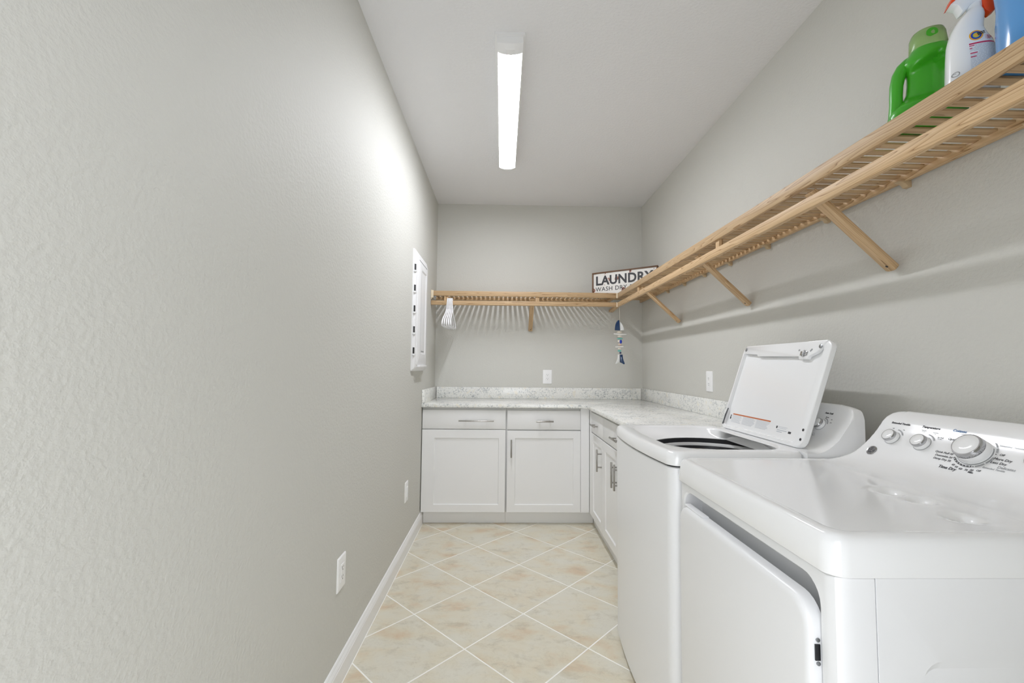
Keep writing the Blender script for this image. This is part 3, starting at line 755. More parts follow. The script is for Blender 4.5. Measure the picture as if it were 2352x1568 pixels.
for a in (WX + 0.06, WXB - 0.05):
    for b in (WY0 + 0.06, WY1 - 0.06):
        make('foot', MB().cyl((a, b, 0.0), (a, b, 0.03), 0.02, 14), M_GREYP, was)
make('service_slot', MB().box(WX + 0.034, WX + 0.046, WY0 + 0.0030, WY0 + 0.0048, 0.8865, 0.8905), M_SLOT, was)
# deck with the basket opening
OXc, OYc, ORr = 0.838, 1.735, 0.232
hole = rr(0.602, 0.965, 1.462, 2.026, 0.10, 0, 7, 10)
def blend(f, z, rad):
    out = []
    n = len(hole)
    for x, y, _ in hole:
        a = math.atan2((y - OYc), (x - OXc)); cx, cy = OXc + rad * math.cos(a), OYc + rad * math.sin(a)
        out.append((x + (cx - x) * f, y + (cy - y) * f, z))
    return out
grow = lambda g, z: rr(0.602 - g, 0.965 + g, 1.462 - g, 2.026 + g, 0.10 + g, z, 7, 10)
def deckring(ins, z): return rr(WX + ins, 0.984, WY0 + ins, WY1 - ins, 0.034, z, 7, 10)
deck = MB().loft([deckring(0.008, WZR + .001), deckring(0.001, WZR), deckring(0, WZR + 0.003), deckring(0.002, WZR + .022), deckring(0.006, WZR + .036), deckring(0.012, WZR + .0425), deckring(0.020, WZT - 0.001),
      [(x, y, WZT) for x, y, z in rr(WX + 0.030, 0.980, WY0 + 0.030, WY1 - 0.030, 0.034, 0, 7, 10)],
      grow(0.012, WZT), grow(0.006, WZT - 0.002), grow(0.0, WZT - 0.008), blend(0.35, 0.928, 0.245), blend(0.8, 0.914, 0.240), blend(1.0, 0.9085, ORr), blend(1.0, 0.900, ORr + 0.004), ], cap0=False, cap1=False)
make('deck', bow(deck), M_APPL2, was, smooth=45)
make('tub_gap', MB().lathe((OXc, OYc, 0), (0, 0, 1), [(0.246, 0.872), (0.246, 0.9065), (0.2315, 0.9075), (0.2290, 0.9055), (0.2290, 0.872)], 56, True), M_BLACK, was, smooth=40)
bas = make('wash_basket', MB().lathe((OXc, OYc, 0), (0, 0, 1), [(0.214, 0.45), (0.214, 0.862), (0.2085, 0.866), (0.206, 0.862), (0.2055, 0.47), (0.04, 0.44), (0.0401, 0.40)], 56, True), M_TUB, was, smooth=40)
make('balance_ring', MB().lathe((OXc, OYc, 0), (0, 0, 1), [(0.227, 0.874), (0.2275, 0.8865), (0.225, 0.8895), (0.220, 0.8890), (0.2165, 0.8810), (0.2165, 0.876)], 56, True), M_PLATE, bas, smooth=40)
make('inner_ring', MB().lathe((OXc, OYc, 0), (0, 0, 1), [(0.2175, 0.864), (0.2175, 0.8775), (0.2140, 0.8775), (0.2120, 0.864)], 56, True), M_BLACK, bas, smooth=40)
# console
PW = (1.140, 0, 1.060)
WA = E_ * 0.92
wf = lambda z: (PW[0] - (PW[2] - z) * math.tan(WA), z)
wprof = [(0.986, WZR), (0.986, WZT - 0.004)] + bez((1.016, WZT - 0.004), (1.050, 0.950), wf(0.990), 9) + [wf(0.990 + 0.006 * k) for k in range(1, 11)] + bez(wf(1.060), (1.150, 1.0985), (1.158, 1.1000), 6)[1:] + [(1.170, 1.098), (1.1775, 1.088), (1.178, WZR)]
wtab = [(0, .76), (.003, .82), (.008, .88), (.016, .93), (.032, .965), (.05, .985), (.07, 1)]
wcon = make('control_console', console(wprof, WZR, WY0 + 0.002, WY1 - 0.002, wtab, [(0, .16)] + [(d_ , max(v_, .16) if v_ < .16 else .16 + .84 * v_) for d_, v_ in flare[1:]]), M_APPL2, was, smooth=40)
E0 = E_; E_ = E_ * 0.92
FU = Vector((math.sin(E_), 0, math.cos(E_))); FN = Vector((-math.cos(E_), 0, math.sin(E_)))
knob(wcon, PW, 1.523, 0.032, 0.0200, 0.0180)
for yy in (1.62, 1.72): knob(wcon, PW, yy, 0.032, 0.0200, 0.0180)
knob(wcon, PW, 1.87, 0.034, 0.034, 0.034, 'dial')
FACE = [wf(0.990 + 0.006 * k) for k in range(0, 11)]
FACE += [p for p in wprof if p[1] > FACE[-1][1] and p[0] < 1.1575]
def wt(s, size, y, v, al='CENTER', sh=0.18, off=0.0): return (s, size, face_pt(PW, y, v, 0.0006), FX, face_up(PW, v), al, sh, off)
lettering('bold_lettering', [wt('Auto Soak', 0.0088, 1.512, 0.0815, off=.0002), wt('30 min', 0.0052, 1.513, 0.0645), wt('1 hr', 0.0046, 1.4890, 0.0575), wt('2 hr', 0.0046, 1.4850, 0.0455)], M_INK, wcon)
mb = MB(); arc_strip(mb, face_pt(PW, 1.523, 0.032, 0.0002), FX, FU, 0.0262, 0.0295, 15, 84, n=10)
arc_strip(mb, face_pt(PW, 1.527, -0.012, 0.0002), FX, FU, 0.0075, 0.0082, 0, 360, n=24)
make('dial_scale_grey', mb, M_INKG, wcon)
lettering('mark_lettering', [wt('he', 0.0075, 1.527, -0.012)], M_INKG, wcon)
FACE = None
E_ = E0; FU = Vector((math.sin(E_), 0, math.cos(E_))); FN = Vector((-math.cos(E_), 0, math.sin(E_)))

# open lid: local frame u across (towards the camera = +u), v up the lid, w out of its underside
LO = Vector((1.0085, 0, 0.9520)); LV = Vector((0.1216, 0, 0.3621)).normalized(); LU = Vector((0, -1, 0)); LW = LU.cross(LV)
def lp(u, v, w_=0.0): return LO + LU * u + LV * v + LW * w_          # u = -y
def lring(u0, u1, v0, v1, r, w_, k=6, mm=2): return [tuple(lp(a, b, w_)) for a, b, _ in rr(u0, u1, v0, v1, r, 0, k, mm)]
U0, U1, VH = -2.020, -1.470, 0.392
lid = make('lid', MB().loft([lring(U0 + .006, U1 - .006, .004, VH - .006, .030, -0.024), lring(U0, U1, 0, VH, .034, -0.018), lring(U0, U1, 0, VH, .034, -0.003), lring(U0 + .0015, U1 - .0015, .0015, VH - .0015, .033, -0.0008), lring(U0 + .004, U1 - .004, .004, VH - .004, .031, 0.0),
     lring(U0 + .013, U1 - .034, .014, VH - .014, .024, 0.0), lring(U0 + .016, U1 - .046, .017, VH - .017, .022, -0.012), lring(U0 + .022, U1 - .052, .022, VH - .022, .018, -0.0125)]), M_APPL2, was, smooth=40, label='open lid with a recessed underside')
# strip along the free edge with its latch and screws
pts = [(U0 + .020, VH - .038), (U0 + .125, VH - .046), (U0 + .135, VH - .054), (U1 - .150, VH - .060), (U1 - .145, VH - .070), (U1 - .100, VH - .070), (U1 - .095, VH - .060), (U1 - .060, VH - .046), (U1 - .030, VH - .012), (U1 - .020, VH - .003), (U0 + .030, VH - .003), (U0 + .018, VH - .010)]
strip = make('edge_strip', MB().loft([[tuple(lp(a, b, -0.010)) for a, b in pts], [tuple(lp(a, b, 0.0035)) for a, b in pts]]), M_APPL2, lid, bevel=0.0015)
mb = MB()
for a, b in ((U0 + .030, VH - .020), (U1 - .048, VH - .024)): mb.lathe(lp(a, b, 0.003), LW, [(0.0085, -0.001), (0.0085, 0.0015), (0.006, 0.0025), (0.0004, 0.0025)], 18)
make('screw', mb, M_SCREW, strip)
mb = MB()
mb.add([tuple(lp(a, b, c)) for c in (0.002, 0.007) for a, b in ((U1 - .140, VH - .058), (U1 - .105, VH - .058), (U1 - .105, VH - .042), (U1 - .140, VH - .042))], [(0, 3, 2, 1), (4, 5, 6, 7), (0, 1, 5, 4), (1, 2, 6, 5), (2, 3, 7, 6), (3, 0, 4, 7)])
mb.tube([lp(U1 - .125, VH - .062, 0.006), lp(U1 - .122, VH - .048, 0.010), lp(U1 - .118, VH - .040, 0.006)], 0.0045, 8)
make('latch_bracket', mb, M_CHROME, strip, bevel=0.0008)
mb = MB()
for a, b in ((U1 - .155, VH - .036), (U1 - .092, VH - .040), (U1 - .088, VH - .036)): mb.lathe(lp(a, b, 0.003), LW, [(0.004, 0), (0.004, 0.001), (0.0003, 0.001)], 12)
make('latch_hole', mb, M_GREYP, strip)
mb = MB()
for a, b in ((U1 - .016, .064), (U1 - .016, .030)): mb.lathe(lp(a, b, 0), LW, [(0.0048, -0.001), (0.0048, 0.001), (0.002, 0.0008), (0.0003, 0.0008)], 14)
make('hinge_screw', mb, M_SLOT, lid)
make('hinge_spring', MB().tube([lp(U0 + .0175, .016, 0.000), lp(U0 + .0175, .03, 0.001), lp(U0 + .0180, .06, 0.001), lp(U0 + .0185, .092, -0.002)], [0.0045, 0.0030, 0.0036, 0.0024], 10), M_SPRING, lid)
# printed labels on the underside
fl_ = -0.0124
def lquad(mb, u0, u1, v0, v1): mb.add([tuple(lp(a, b, c)) for c in (fl_, fl_ + 0.0004) for a, b in ((u0, v0), (u1, v0), (u1, v1), (u0, v1))], [(0, 3, 2, 1), (4, 5, 6, 7), (0, 1, 5, 4), (1, 2, 6, 5), (2, 3, 7, 6), (3, 0, 4, 7)])
mb = MB(); lquad(mb, -1.965, -1.690, .0690, .0745); make('warning_bar', mb, M_INKO, lid, smooth=0)
mb = MB()
for c0_, c1_ in ((-1.965, -1.890), (-1.880, -1.790), (-1.780, -1.690)):
    for k in range(7): lquad(mb, c0_, c1_ - random.uniform(0.0, 0.02), .0655 - .0048 * k - .0014, .0655 - .0048 * k)
lquad(mb, -1.636, -1.585, .0590, .0602); lquad(mb, -1.636, -1.590, .0540, .0552); lquad(mb, -1.640, -1.585, .0455, .0480); lquad(mb, -1.640, -1.610, .0390, .0415)
make('warning_text', mb, M_INKL, lid, smooth=0, kind='stuff')
mb = MB(); lquad(mb, -1.982, -1.973, .047, .058); lquad(mb, -1.981, -1.974, .060, .066); lquad(mb, -1.648, -1.641, .052, .061); lquad(mb, -1.575, -1.560, .041, .049); make('warning_symbol', mb, M_INK, lid, smooth=0)

# ================================================================== WALL THINGS
def outlet_mesh(loc, rotz, name, label, sockets=True, group=None):
    """local frame: x across, z up, the face looks to -y"""
    t = thing(name, label, 'outlet' if sockets else 'wall plate', loc, group, rotz); Mx = world_of(t)
    pl = lambda a, b, c, d, r, y: [(p, y, q) for p, q, _ in rr(a, b, c, d, r, 0, 4, 1)]
    def mk(n, mb, m_, par, **k):
        mb.v = [tuple(Mx @ Vector(p)) for p in mb.v]; return make(n, mb, m_, par, **k)
    p = mk('plate', MB().loft([pl(-.0415, .0415, -.064, .064, .003, 0), pl(-.0415, .0415, -.064, .064, .003, -.0025), pl(-.0385, .0385, -.061, .061, .003, -.0055), pl(-.0350, .0350, -.0575, .0575, .003, -.0064),
        pl(-.0172, .0172, -.0340, .0340, .001, -.0064), pl(-.0170, .0170, -.0338, .0338, .001, -.0045)]), M_PLATE, t, smooth=25)
    mk('insert', MB().loft([pl(-.0162, .0162, -.0330, .0330, .001, -.004), pl(-.0162, .0162, -.0330, .0330, .001, -.0072), pl(-.0150, .0150, -.0318, .0318, .001, -.0080)]), M_PLATE, t, smooth=25)
    if sockets:
        mb = MB()
        for s in (-1, 1):
            z = 0.0175 * s
            mb.box(-.0075, -.0057, -.0084, -.0078, z - .001, z + .0075); mb.box(.0055, .0073, -.0084, -.0078, z, z + .0068); mb.box(-.0022, .0022, -.0084, -.0078, z - .0085, z - .0045)
        mk('slots', mb, M_SLOT, t, kind='stuff')
    else:
        mk('rocker', MB().loft([pl(-.0145, .0145, -.0305, .0305, .001, -.0078), pl(-.0145, .0145, -.0305, .0305, .001, -.0100), pl(-.0125, .0125, -.0285, .0285, .001, -.0112)]), M_PLATE, t, smooth=25)
    return t
outlet_mesh((0.4172, YB, 1.1255), 0, 'power_outlet', 'white double outlet on the back wall above the counter')
outlet_mesh((XR, 2.723, 1.1370), -math.pi / 2, 'power_outlet', 'white double outlet on the right wall above the counter, left of the open lid')
outlet_mesh((XL, 1.7600, 0.4170), math.pi / 2, 'power_outlet', 'white double outlet low on the left wall, nearer the camera')
outlet_mesh((XL, 2.9150, 0.3990), math.pi / 2, 'wall_plate', 'white rocker plate low on the left wall, by the cabinets', sockets=False)

# flush service panel on the left wall
t = thing('service_panel', 'white flush breaker panel cover with a door on the left wall', 'electrical panel', (XL, 3.19, 1.18))
pr = lambda y0, y1, z0, z1, r, x: [(XL + x, a, b) for a, b, _ in rr(y0, y1, z0, z1, r, 0, 4, 1)]
make('cover', MB().loft([pr(2.968, 3.425, 1.180, 2.022, .012, 0), pr(2.968, 3.425, 1.180, 2.022, .012, .006), pr(2.974, 3.419, 1.188, 2.012, .012, .016), pr(2.986, 3.405, 1.204, 1.992, .012, .0235), pr(2.990, 3.400, 1.210, 1.986, .010, .024)]), M_PANEL, t, smooth=30)
door = make('door', MB().loft([pr(3.020, 3.392, 1.222, 1.975, .006, .022), pr(3.020, 3.392, 1.222, 1.975, .006, .028), pr(3.024, 3.388, 1.226, 1.971, .006, .030), pr(3.160, 3.345, 1.300, 1.910, .010, .030), pr(3.172, 3.333, 1.312, 1.898, .008, .0235)]), M_PANEL, t, smooth=25)
mb = MB()
for k in range(62): mb.box(XL + .0298, XL + .0306, 3.136, 3.144, 1.312 + k * .0095, 1.316 + k * .0095)
make('perforations', mb, M_GREYP, door, smooth=0, kind='stuff')
make('pull_recess', MB().box(XL + .0232, XL + .0245, 3.20, 3.31, 1.316, 1.326), M_GREYP, door, smooth=0)
make('top_slot', MB().box(XL + .0295, XL + .0303, 3.05, 3.36, 1.954, 1.962), M_GREYP, door, smooth=0)
make('finger_ledge', MB().box(XL + .020, XL + .046, 3.060, 3.330, 1.206, 1.222), M_PANEL, door, bevel=.003)
for z in (1.892, 1.748, 1.606, 1.463, 1.320):
    make('hinge_slot', MB().add([(XL + .0120, 2.9695, z - .021), (XL + .0120, 2.9695, z + .021), (XL + .0215, 2.9800, z + .021), (XL + .0215, 2.9800, z - .021), (XL + .010, 2.976, z - .020), (XL + .010, 2.976, z + .020), (XL + .014, 2.984, z + .020), (XL + .014, 2.984, z - .020)],
        [(0, 1, 2, 3), (7, 6, 5, 4), (0, 4, 5, 1), (1, 5, 6, 2), (2, 6, 7, 3), (3, 7, 4, 0)]), M_SLOT, t, smooth=0)
    make('hinge_tab', MB().box(XL + .010, XL + .025, 2.9660, 2.984, z - .034, z - .025), M_PANEL, t, bevel=.001)
make('lock', MB().box(XL + .012, XL + .020, 3.405, 3.416, 1.575, 1.605), M_PANEL, t, bevel=.002)

# ================================================================== HANGERS
def hanger_parts():
    """local: hook over the rail at the origin; y runs out to the shoulders, z up"""
    hk = MB(); pts = []
    for k in range(13):
        a = math.radians(200 - k * 19); pts.append((0, 0.0135 * math.cos(a) * 1.35, 0.0235 * math.sin(a) - 0.0020))
    pts = [(0, -0.0190, -0.060), (0, -0.0190, -0.030)] + [(0, 0.0185 * math.cos(math.radians(180 - 180 * k / 10)), 0.009 * math.sin(math.radians(180 - 180 * k / 10)) + 0.001) for k in range(11)] + [(0, 0.0185, -0.028)]
    hk.tube(pts, 0.0045, 8)
    fr = MB()
    def side(s):
        return [(0, -0.019, -0.060), (0, -0.019, -0.085), (0, -0.019 + s * 0.022, -0.108), (0, -0.019 + s * 0.075, -0.138), (0, -0.019 + s * 0.150, -0.176), (0, -0.019 + s * 0.182, -0.208), (0, -0.019 + s * 0.184, -0.230), (0, -0.019 + s * 0.166, -0.240), (0, -0.019, -0.240)]
    for s in (-1, 1): fr.tube(side(s), 0.0055, 8)
    return hk, fr
hk, fr = hanger_parts(); proto = None
HX = [(-0.4735, 0.080, 'leftmost'), (-0.4640, 0.045, 'second from the left'), (-0.4545, 0.010, 'middle'), (-0.4450, -0.026, 'second from the right'), (-0.4355, -0.062, 'rightmost')]
for x, rz, which in HX:
    loc = (x, YF + 0.009, ZH1 + 0.0055); lab = 'white plastic hanger on the back rail, %s of the bunch' % which
    if proto is None:
        proto = thing('clothes_hanger', lab, 'hanger', loc, 'white hangers on the back rail'); proto.matrix_basis = Matrix.Translation(loc) @ Matrix.Rotation(rz, 4, 'Y'); Mx = world_of(proto)
        for n_, mb in (('hook', hk), ('frame', fr)):
            make(n_, mb, M_HANG, proto, M=Mx.copy(), smooth=60)
    else:
        dup(proto, loc, lab).matrix_basis = Matrix.Translation(loc) @ Matrix.Rotation(rz, 4, 'Y')

# ================================================================== WIND CHIME
t = thing('fish_wind_chime', 'hanging string of stones between a blue and white fish head and tail', 'wind chime', (1.003, YF - 0.008, 1.25))
cx, cy = 1.003, YF - 0.008
make('string', MB().tube([(cx, YF - 0.003, 1.7425), (cx, cy, 1.735), (cx, cy, 1.62), (cx, cy, 1.33)], 0.0011, 6), M_STRING, t)
def plate_piece(outline, th):
    n = len(outline); mx = sum(p[0] for p in outline) / n; mz = sum(p[1] for p in outline) / n
    sc = lambda f, y: [(mx + (a - mx) * f, y, mz + (b - mz) * f) for a, b in outline]
    return MB().loft([sc(.86, cy - th), sc(1.0, cy - th * .5), sc(1.0, cy + th * .5), sc(.86, cy + th)])
hl = [(cx - .041, 1.536)] + [(cx - .041 * math.cos(math.radians(a)) ** 0.8, 1.536 + .089 * math.sin(math.radians(a))) for a in (12, 26, 40, 54, 68, 80, 89)] + [(cx + .004, 1.536)]
make('fish_head', plate_piece(hl, .008), M_CHB, t, label='navy glazed half of the fish head', smooth=50)
hr = [(cx + .0045, 1.536), (cx + .0045, 1.612), (cx + .012, 1.604), (cx + .022, 1.588), (cx + .030, 1.570), (cx + .036, 1.552), (cx + .0375, 1.536)]
make('fish_head', plate_piece(hr, .008), M_CHW, t, label='white glazed half of the fish head', smooth=50)
make('pebble', MB().ball((cx, cy, 1.520), .0240, .010, .0075), M_STONE, t, label='cream pebble')
make('driftwood', MB().tube([(cx - .050, cy, 1.505), (cx - .01, cy, 1.503), (cx + .02, cy, 1.501), (cx + .059, cy, 1.502)], [.0050, .0070, .0065, .004], 9), M_DRIFT, t)
make('pebble', MB().ball((cx + .002, cy, 1.4845), .0205, .009, .0082), M_STONE, t, label='cream pebble')
make('sea_glass', MB().ball((cx + .003, cy, 1.4655), .0265, .009, .0075), M_TEAL, t, label='teal glass piece')
make('pebble', MB().ball((cx - .005, cy + .002, 1.443), .012, .008, .010), M_STONE, t, label='cream pebble')
make('glass_bead', MB().ball((cx + .010, cy - .003, 1.439), .0105, .008, .0165), M_COBALT, t, label='cobalt blue bead')
make('pebble', MB().ball((cx + .003, cy, 1.4135), .0175, .009, .0095), M_PINK, t, label='pinkish pebble')
make('driftwood', MB().tube([(cx - .036, cy, 1.393), (cx, cy, 1.395), (cx + .032, cy, 1.396)], [.0055, .0068, .0055], 9), M_DRIFT, t)
make('pebble', MB().ball((cx - .002, cy, 1.378), .0140, .008, .0085), M_STONE, t, label='cream pebble')
make('sea_glass', MB().ball((cx - .001, cy, 1.361), .0175, .008, .0085), M_TEAL, t, label='teal glass piece')
make('glass_bead', MB().ball((cx + .007, cy, 1.343), .009, .007, .009), M_CHB, t, label='navy bead')
tl = [(cx - .001, 1.329), (cx - .016, 1.329), (cx - .018, 1.300), (cx - .026, 1.272), (cx - .036, 1.256), (cx - .035, 1.249), (cx - .026, 1.248), (cx - .012, 1.258), (cx + .001, 1.262)]
make('fish_tail', plate_piece(tl, .007), M_CHW, t, label='white half of the tail', smooth=50)
tr = [(cx + .003, 1.329), (cx + .025, 1.329), (cx + .027, 1.305), (cx + .034, 1.276), (cx + .043, 1.256), (cx + .042, 1.247), (cx + .034, 1.246), (cx + .018, 1.257), (cx + .003, 1.262)]
make('fish_tail', plate_piece(tr, .007), M_CHB, t, label='navy half of the tail', smooth=50)

# ================================================================== SIGN
SP, SQ = Vector((0.802, 3.900, 1.8475)), Vector((1.274, 3.552, 1.8475))
sx = (SQ - SP).normalized(); sn = Vector((sx.y, -sx.x, 0)); sw = (SQ - SP).length; sh = 0.219
t = thing('laundry_sign', 'rusty white word sign in a brown frame across the shelf corner', 'sign', SP)
MS = Matrix(((sx.x, -sn.x, 0, SP.x), (sx.y, -sn.y, 0, SP.y), (0, 0, 1, SP.z), (0, 0, 0, 1)))    # local x along, y into the board, z up
make('board', MB().box(0.006, sw - 0.006, 0.010, 0.016, 0.004, sh - 0.004), M_SIGN, t, M=MS, smooth=0)
fw, fd = 0.0105, 0.030
bar('frame_side', MS @ Vector((0, fd / 2, sh - fw / 2)), MS @ Vector((sw, fd / 2, sh - fw / 2)), fd, fw, sn, t, M_WALNUT, .001)
bar('frame_side', MS @ Vector((0, fd / 2, fw / 2)), MS @ Vector((sw, fd / 2, fw / 2)), fd, fw, sn, t, M_WALNUT, .001)
bar('frame_side', MS @ Vector((fw / 2, fd / 2, fw)), MS @ Vector((fw / 2, fd / 2, sh - fw)), fd, fw, sn, t, M_WALNUT, .001)
bar('frame_side', MS @ Vector((sw - fw / 2, fd / 2, fw)), MS @ Vector((sw - fw / 2, fd / 2, sh - fw)), fd, fw, sn, t, M_WALNUT, .001)
sp_ = lambda a, b: MS @ Vector((a, 0.0096, b))
lettering('lettering', [('LAUNDRY', 0.112, sp_(0.030, 0.1390), sx, (0, 0, 1), 'LEFT', 0, 0.0035, 1.06, 0.515), ('WASH DRY &', 0.053, sp_(0.030, 0.0650), sx, (0, 0, 1), 'LEFT', 0, 0.0003, 1.1, 0.345)], M_INK, t)

# ================================================================== BOTTLES
SHZ = 1.8473
def profile_body(rows, xc, n=28, p=2.6):
    """rows: (z, y_min, y_max, half depth in x)"""
    rings = []
    for z, a, b, hx in rows:
        c, h = (a + b) / 2, (b - a) / 2
        r = []
        for k in range(n):
            th = 2 * math.pi * k / n; cs, sn_ = math.cos(th), math.sin(th)
            r.append((xc + hx * math.copysign(abs(sn_) ** (2 / p), sn_), c + h * math.copysign(abs(cs) ** (2 / p), cs), z))
        rings.append(r)
    return MB().loft(rings)
BR = math.radians(65)
def ub(rows, n=44, p=2.5, dent=None):
    """body in the bottle's own frame: x depth (front is -x), y = minus the reader's right; rows: (z, left, right, half depth)"""
    rings = []
    for z, l, r_, hx in rows:
        c, h = -(l + r_) / 2, (r_ - l) / 2; r = []
        for k in range(n):
            th = 2 * math.pi * k / n; cs, sn_ = math.cos(th), math.sin(th)
            y = c + h * math.copysign(abs(cs) ** (2 / p), cs); x = hx * math.copysign(abs(sn_) ** (2 / p), sn_)
            if dent: x *= dent(-y, z)
            r.append((x, y, z))
        rings.append(r)
    return MB().loft(rings)
def uprism(pts, x0, x1): return MB().loft([[(x0, -a, b) for a, b in pts], [(x1, -a, b) for a, b in pts]])

t = thing('detergent_jug', 'bright green detergent jug with a moulded handle on the right shelf', 'detergent bottle', (1.10, 1.08, 0), None, BR); Mx = world_of(t)
def sstep(a, b, x):
    x = min(max((x - a) / (b - a), 0), 1); return x * x * (3 - 2 * x)
def dent(u, z): return 1 - 0.55 * sstep(0.021, 0.011, u) * sstep(1.900, 1.935, z) * sstep(2.040 - (0.02 - u) * .57, 2.024 - (0.02 - u) * .57, z)
def jr(z, l, r_, h): return (z, l, r_, h)
jrows = [(SHZ, -.070, .068, .040), (SHZ + .005, -.077, .074, .045), (1.870, -.0805, .0755, .047), (1.888, -.0815, .0755, .048), (1.898, -.079, .0755, .048), (1.908, -.071, .0755, .049), (1.918, -.060, .075, .049), (1.930, -.050, .0745, .050), (1.945, -.0430, .074, .050), (1.970, -.0405, .072, .049), (1.990, -.0400, .070, .047),
         (2.003, -.0430, .068, .046), (2.012, -.0490, .066, .045), (2.020, -.0510, .063, .044), (2.030, -.0475, .059, .042), (2.040, -.0410, .053, .040), (2.048, -.0360, .048, .038), (2.0535, -.0325, .0445, .036)]
jfine = []
for (z0, l0, r0, h0), (z1, l1, r1, h1) in zip(jrows, jrows[1:]):
    n_ = max(1, round((z1 - z0) / .004))
    for k in range(n_): q = k / n_; jfine.append((z0 + (z1 - z0) * q, l0 + (l1 - l0) * q, r0 + (r1 - r0) * q, h0 + (h1 - h0) * q))
jfine.append(jrows[-1])
make('body', ub(jfine, n=72, dent=dent), M_GREEN, t, smooth=60, M=Mx.copy())
make('handle', MB().tube([(0, -u, z) for u, z in [(-.010, 2.042), (-.022, 2.039), (-.036, 2.0300), (-.0475, 2.0190), (-.0570, 2.000), (-.0622, 1.974), (-.0640, 1.945), (-.0645, 1.920), (-.0655, 1.895), (-.0640, 1.872)]], [.0120, .0140, .0150, .0152, .0150, .0145, .0140, .0145, .0160, .019], 18), M_GREEN, t, smooth=60, M=Mx.copy())
make('cap', ub([(2.052, -.0305, .0425, .036), (2.056, -.032, .044, .038), (2.090, -.0305, .0405, .036), (2.100, -.027, .037, .033), (2.104, -.018, .029, .025)], p=2.2), M_CAP, t, smooth=60, M=Mx.copy(), label='translucent green cap')
make('cap_mark', MB().lathe((-.0355, -.002, 2.082), (-1, 0, 0.05), [(0.011, -0.004), (0.012, 0.0006), (0.009, 0.0012), (0.0005, 0.0005)], 24), M_GREEN, t, M=Mx.copy())
make('yellow_stripe', MB().box(-.0492, -.030, -.0560, -.026, 1.9600, 1.9655), M_YEL, t, smooth=0, M=Mx.copy())
lettering('vertical_lettering', [('Gain', 0.036, (-.0482, -.0345, 1.990), (0, 0, 1), (0, 1, 0), 'CENTER', 0, -0.0002)], M_GREEND, t, extrude=0.0012, M=Mx.copy())

t = thing('stain_remover_spray', 'white spray bottle with orange trigger between the green and blue bottles', 'spray bottle', (1.075, .945, 0), None, BR); Mx = world_of(t)
srows = [(SHZ, -.045, .033, .026), (SHZ + .004, -.0505, .0395, .030), (1.870, -.0515, .0405, .031), (1.891, -.0498, .0402, .031), (1.915, -.0486, .0393, .031), (1.9354, -.0476, .0380, .031), (1.9422, -.0473, .0367, .0305), (1.9526, -.0465, .0345, .030), (1.9626, -.0458, .0321, .0295), (1.9738, -.0448, .0270, .029), (1.9827, -.0432, .0227, .028), (1.9979, -.0395, .0171, .0265), (2.0067, -.0365, .0173, .0255), (2.0168, -.0320, .0182, .0245), (2.0250, -.0272, .0195, .0235), (2.0319, -.0227, .0207, .0220), (2.0400, -.0160, .0195, .0200), (2.0486, -.0085, .0160, .0170), (2.0540, -.0052, .0158, .0140), (2.062, -.0048, .0158, .013)]
make('body', ub(srows, p=2.4), M_WBOT, t, smooth=60, M=Mx.copy())
make('collar', MB().lathe((0, -.0056, 0), (0, 0, 1), [(.0120, 2.052), (.0130, 2.054), (.0130, 2.080), (.0120, 2.082)], 30), M_WBOT, t, smooth=40, M=Mx.copy())
make('spray_head', uprism([(.0165, 2.082), (.0150, 2.062), (-.0040, 2.0610), (-.0120, 2.0500), (-.0205, 2.0450), (-.0270, 2.0630), (-.0405, 2.0700), (-.0330, 2.0885), (-.0120, 2.1070), (.036, 2.1090), (.048, 2.1030), (.048, 2.0880)], -.014, .014), M_WBOT, t, bevel=.003, M=Mx.copy())
make('head_cover', uprism([(-.0420, 2.0685), (-.0340, 2.0895), (-.0120, 2.1105), (.036, 2.1125), (.036, 2.1060), (-.0050, 2.1010), (-.0209, 2.0845)], -.0165, .0165), M_ORANGE, t, bevel=.001, M=Mx.copy(), label='orange top of the spray head')
make('trigger', uprism([(.0150, 2.072), (.0165, 2.0550), (.0195, 2.0420), (.0285, 2.0305), (.0392, 2.0385), (.0372, 2.0520), (.0342, 2.0660), (.030, 2.090), (.016, 2.090)], -.010, .010), M_ORANGE, t, bevel=.002, M=Mx.copy(), label='orange trigger')
make('nozzle', MB().lathe((0, -.0475, 2.096), (0, -1, 0), [(.008, 0), (.0095, .002), (.0085, .012), (.003, .013)], 18), M_ORANGE, t, M=Mx.copy(), label='orange nozzle')
def sf(u, z):
    """front surface of the spray bottle at (u, z)"""
    for (z0, l0, r0, h0), (z1, l1, r1, h1) in zip(srows, srows[1:]):
        if z0 <= z <= z1:
            k = (z - z0) / (z1 - z0); l, r_, h = l0 + (l1 - l0) * k, r0 + (r1 - r0) * k, h0 + (h1 - h0) * k
            q = min(abs((u - (l + r_) / 2) / ((r_ - l) / 2)), 0.999); return -h * (1 - q ** 2.4) ** (1 / 2.4)
    return -.03
def wrap(mb, off):
    """lay a flat print, given as (off, u, z), on the bottle's front"""
    mb.v = [(sf(u, z) - off - o_, -u, z) for o_, u, z in mb.v]; return mb
def pquad(mb, u0, u1, z0, z1):
    n = max(int((u1 - u0) / .003), 1)
    for i in range(n):
        a, b = u0 + (u1 - u0) * i / n, u0 + (u1 - u0) * (i + 1) / n; mb.add([(0, a, z0), (0, b, z0), (0, b, z1), (0, a, z1)], [(0, 1, 2, 3)])
def pdisc(mb, u, z, r0, r1, n=36):
    P = [(0, u + r * math.cos(2 * math.pi * k / n), z + r * math.sin(2 * math.pi * k / n)) for r in (r0, r1) for k in range(n)]
    mb.add(P, [(k, (k + 1) % n, n + (k + 1) % n, n + k) for k in range(n)])
lu, lz = -.0060, 1.9733
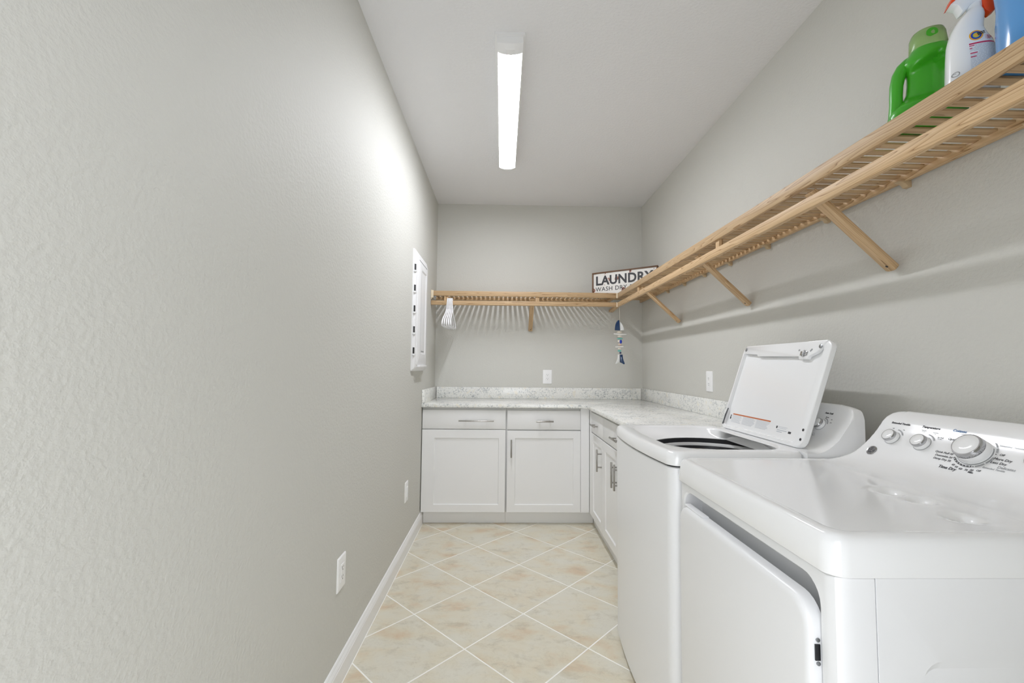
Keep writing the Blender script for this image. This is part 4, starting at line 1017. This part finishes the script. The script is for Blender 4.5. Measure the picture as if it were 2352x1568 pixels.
mb = MB(); pdisc(mb, lu, lz, .0092, .0122); lab = make('logo_ring', wrap(mb, .0004), M_LOGO_Y, t, smooth=0, M=Mx.copy())
mb = MB(); pdisc(mb, lu, lz, .0060, .0094); make('logo_ring', wrap(mb, .0005), M_LOGO_B, lab, smooth=0, M=Mx.copy())
mb = MB(); pdisc(mb, lu, lz, .0042, .0062); make('logo_ring', wrap(mb, .0006), M_LOGO_G, lab, smooth=0, M=Mx.copy())
mb = MB(); pdisc(mb, lu, lz, .0003, .0044); make('logo_ring', wrap(mb, .0005), M_LOGO_Y, lab, smooth=0, M=Mx.copy())
ca, sa = math.cos(0.22), math.sin(0.22)
def sprint(name, text, size, u, z, m_, parent, tilt=0.0, al='LEFT', off=0.0, width=None, shear=0.0):
    x = (0, -math.cos(tilt), math.sin(tilt)); y = (0, math.sin(tilt), math.cos(tilt))
    it = (text, size, (0, -u, z), x, y, al, shear, off, 1.0) + ((width,) if width else ())
    return lettering(name, [it], m_, parent, M=Mx.copy(), post=lambda p: (sf(-p[1], p[2]) - .0009 + p[0], p[1], p[2]))
sprint('logo_lettering', 'SHOUT', 0.0098, .0030, 1.9765, M_INK, lab, 0.33, 'CENTER', 0.0004, 0.0158, 0.15)
for k, (w_, zz) in enumerate((('• Charge', 1.9700), ('• Penetrates', 1.9662), ('• Lifts', 1.9624))): sprint('red_lettering', w_, .0043, .0090, zz, M_INKR, t)
mb = MB(); pquad(mb, -.0190, .0345, 1.9528, 1.9562); pquad(mb, -.0188, -.0105, 1.9490, 1.9510); pquad(mb, -.0185, -.0140, 1.9428, 1.9450); pquad(mb, -.0180, -.0060, 1.9310, 1.9335); pquad(mb, -.0175, -.0080, 1.9225, 1.9248)
make('red_label_bars', wrap(mb, .0004), M_INKR, t, smooth=0, M=Mx.copy(), kind='stuff')
mb = MB()
for k in range(22):
    z = 1.9500 - k * .0031; a = -.0095 if z > 1.946 else (-.012 if z > 1.941 else (-.0185 if z > 1.9355 else (-.0040 if z > 1.9300 else -.0180)))
    while a < .033:
        b_ = min(a + random.uniform(.003, .009), .034); pquad(mb, a, b_, z, z + .0010); a = b_ + .0011
make('label_text_lines', wrap(mb, .0004), M_INKL, t, smooth=0, kind='stuff', M=Mx.copy())
mb = MB(); pdisc(mb, -.0405, 1.8950, .0042, .0058); pquad(mb, -.0440, -.0400, 1.8960, 1.8975); make('side_emblem', wrap(mb, .0004), M_GREYP, t, smooth=0, M=Mx.copy(), kind='stuff')

t = thing('blue_liquid_bottle', 'large round blue bottle at the right end of the shelf in view', 'bottle', (1.088, .826, SHZ))
rows = [(.058, 0), (.064, .004), (.0655, .03), (.0655, .095), (.063, .130), (.0635, .150), (.0655, .175), (.064, .205), (.056, .235), (.040, .258), (.022, .272), (.018, .280), (.018, .300)]
make('body', MB().lathe((1.088, .826, SHZ), (0, 0, 1), rows, 40), M_BLUE, t, smooth=60)
make('cap', MB().lathe((1.088, .826, SHZ + .296), (0, 0, 1), [(.021, 0), (.022, .002), (.022, .026), (.020, .028), (.0005, .028)], 30), M_PLATE, t, smooth=40, label='white screw cap')
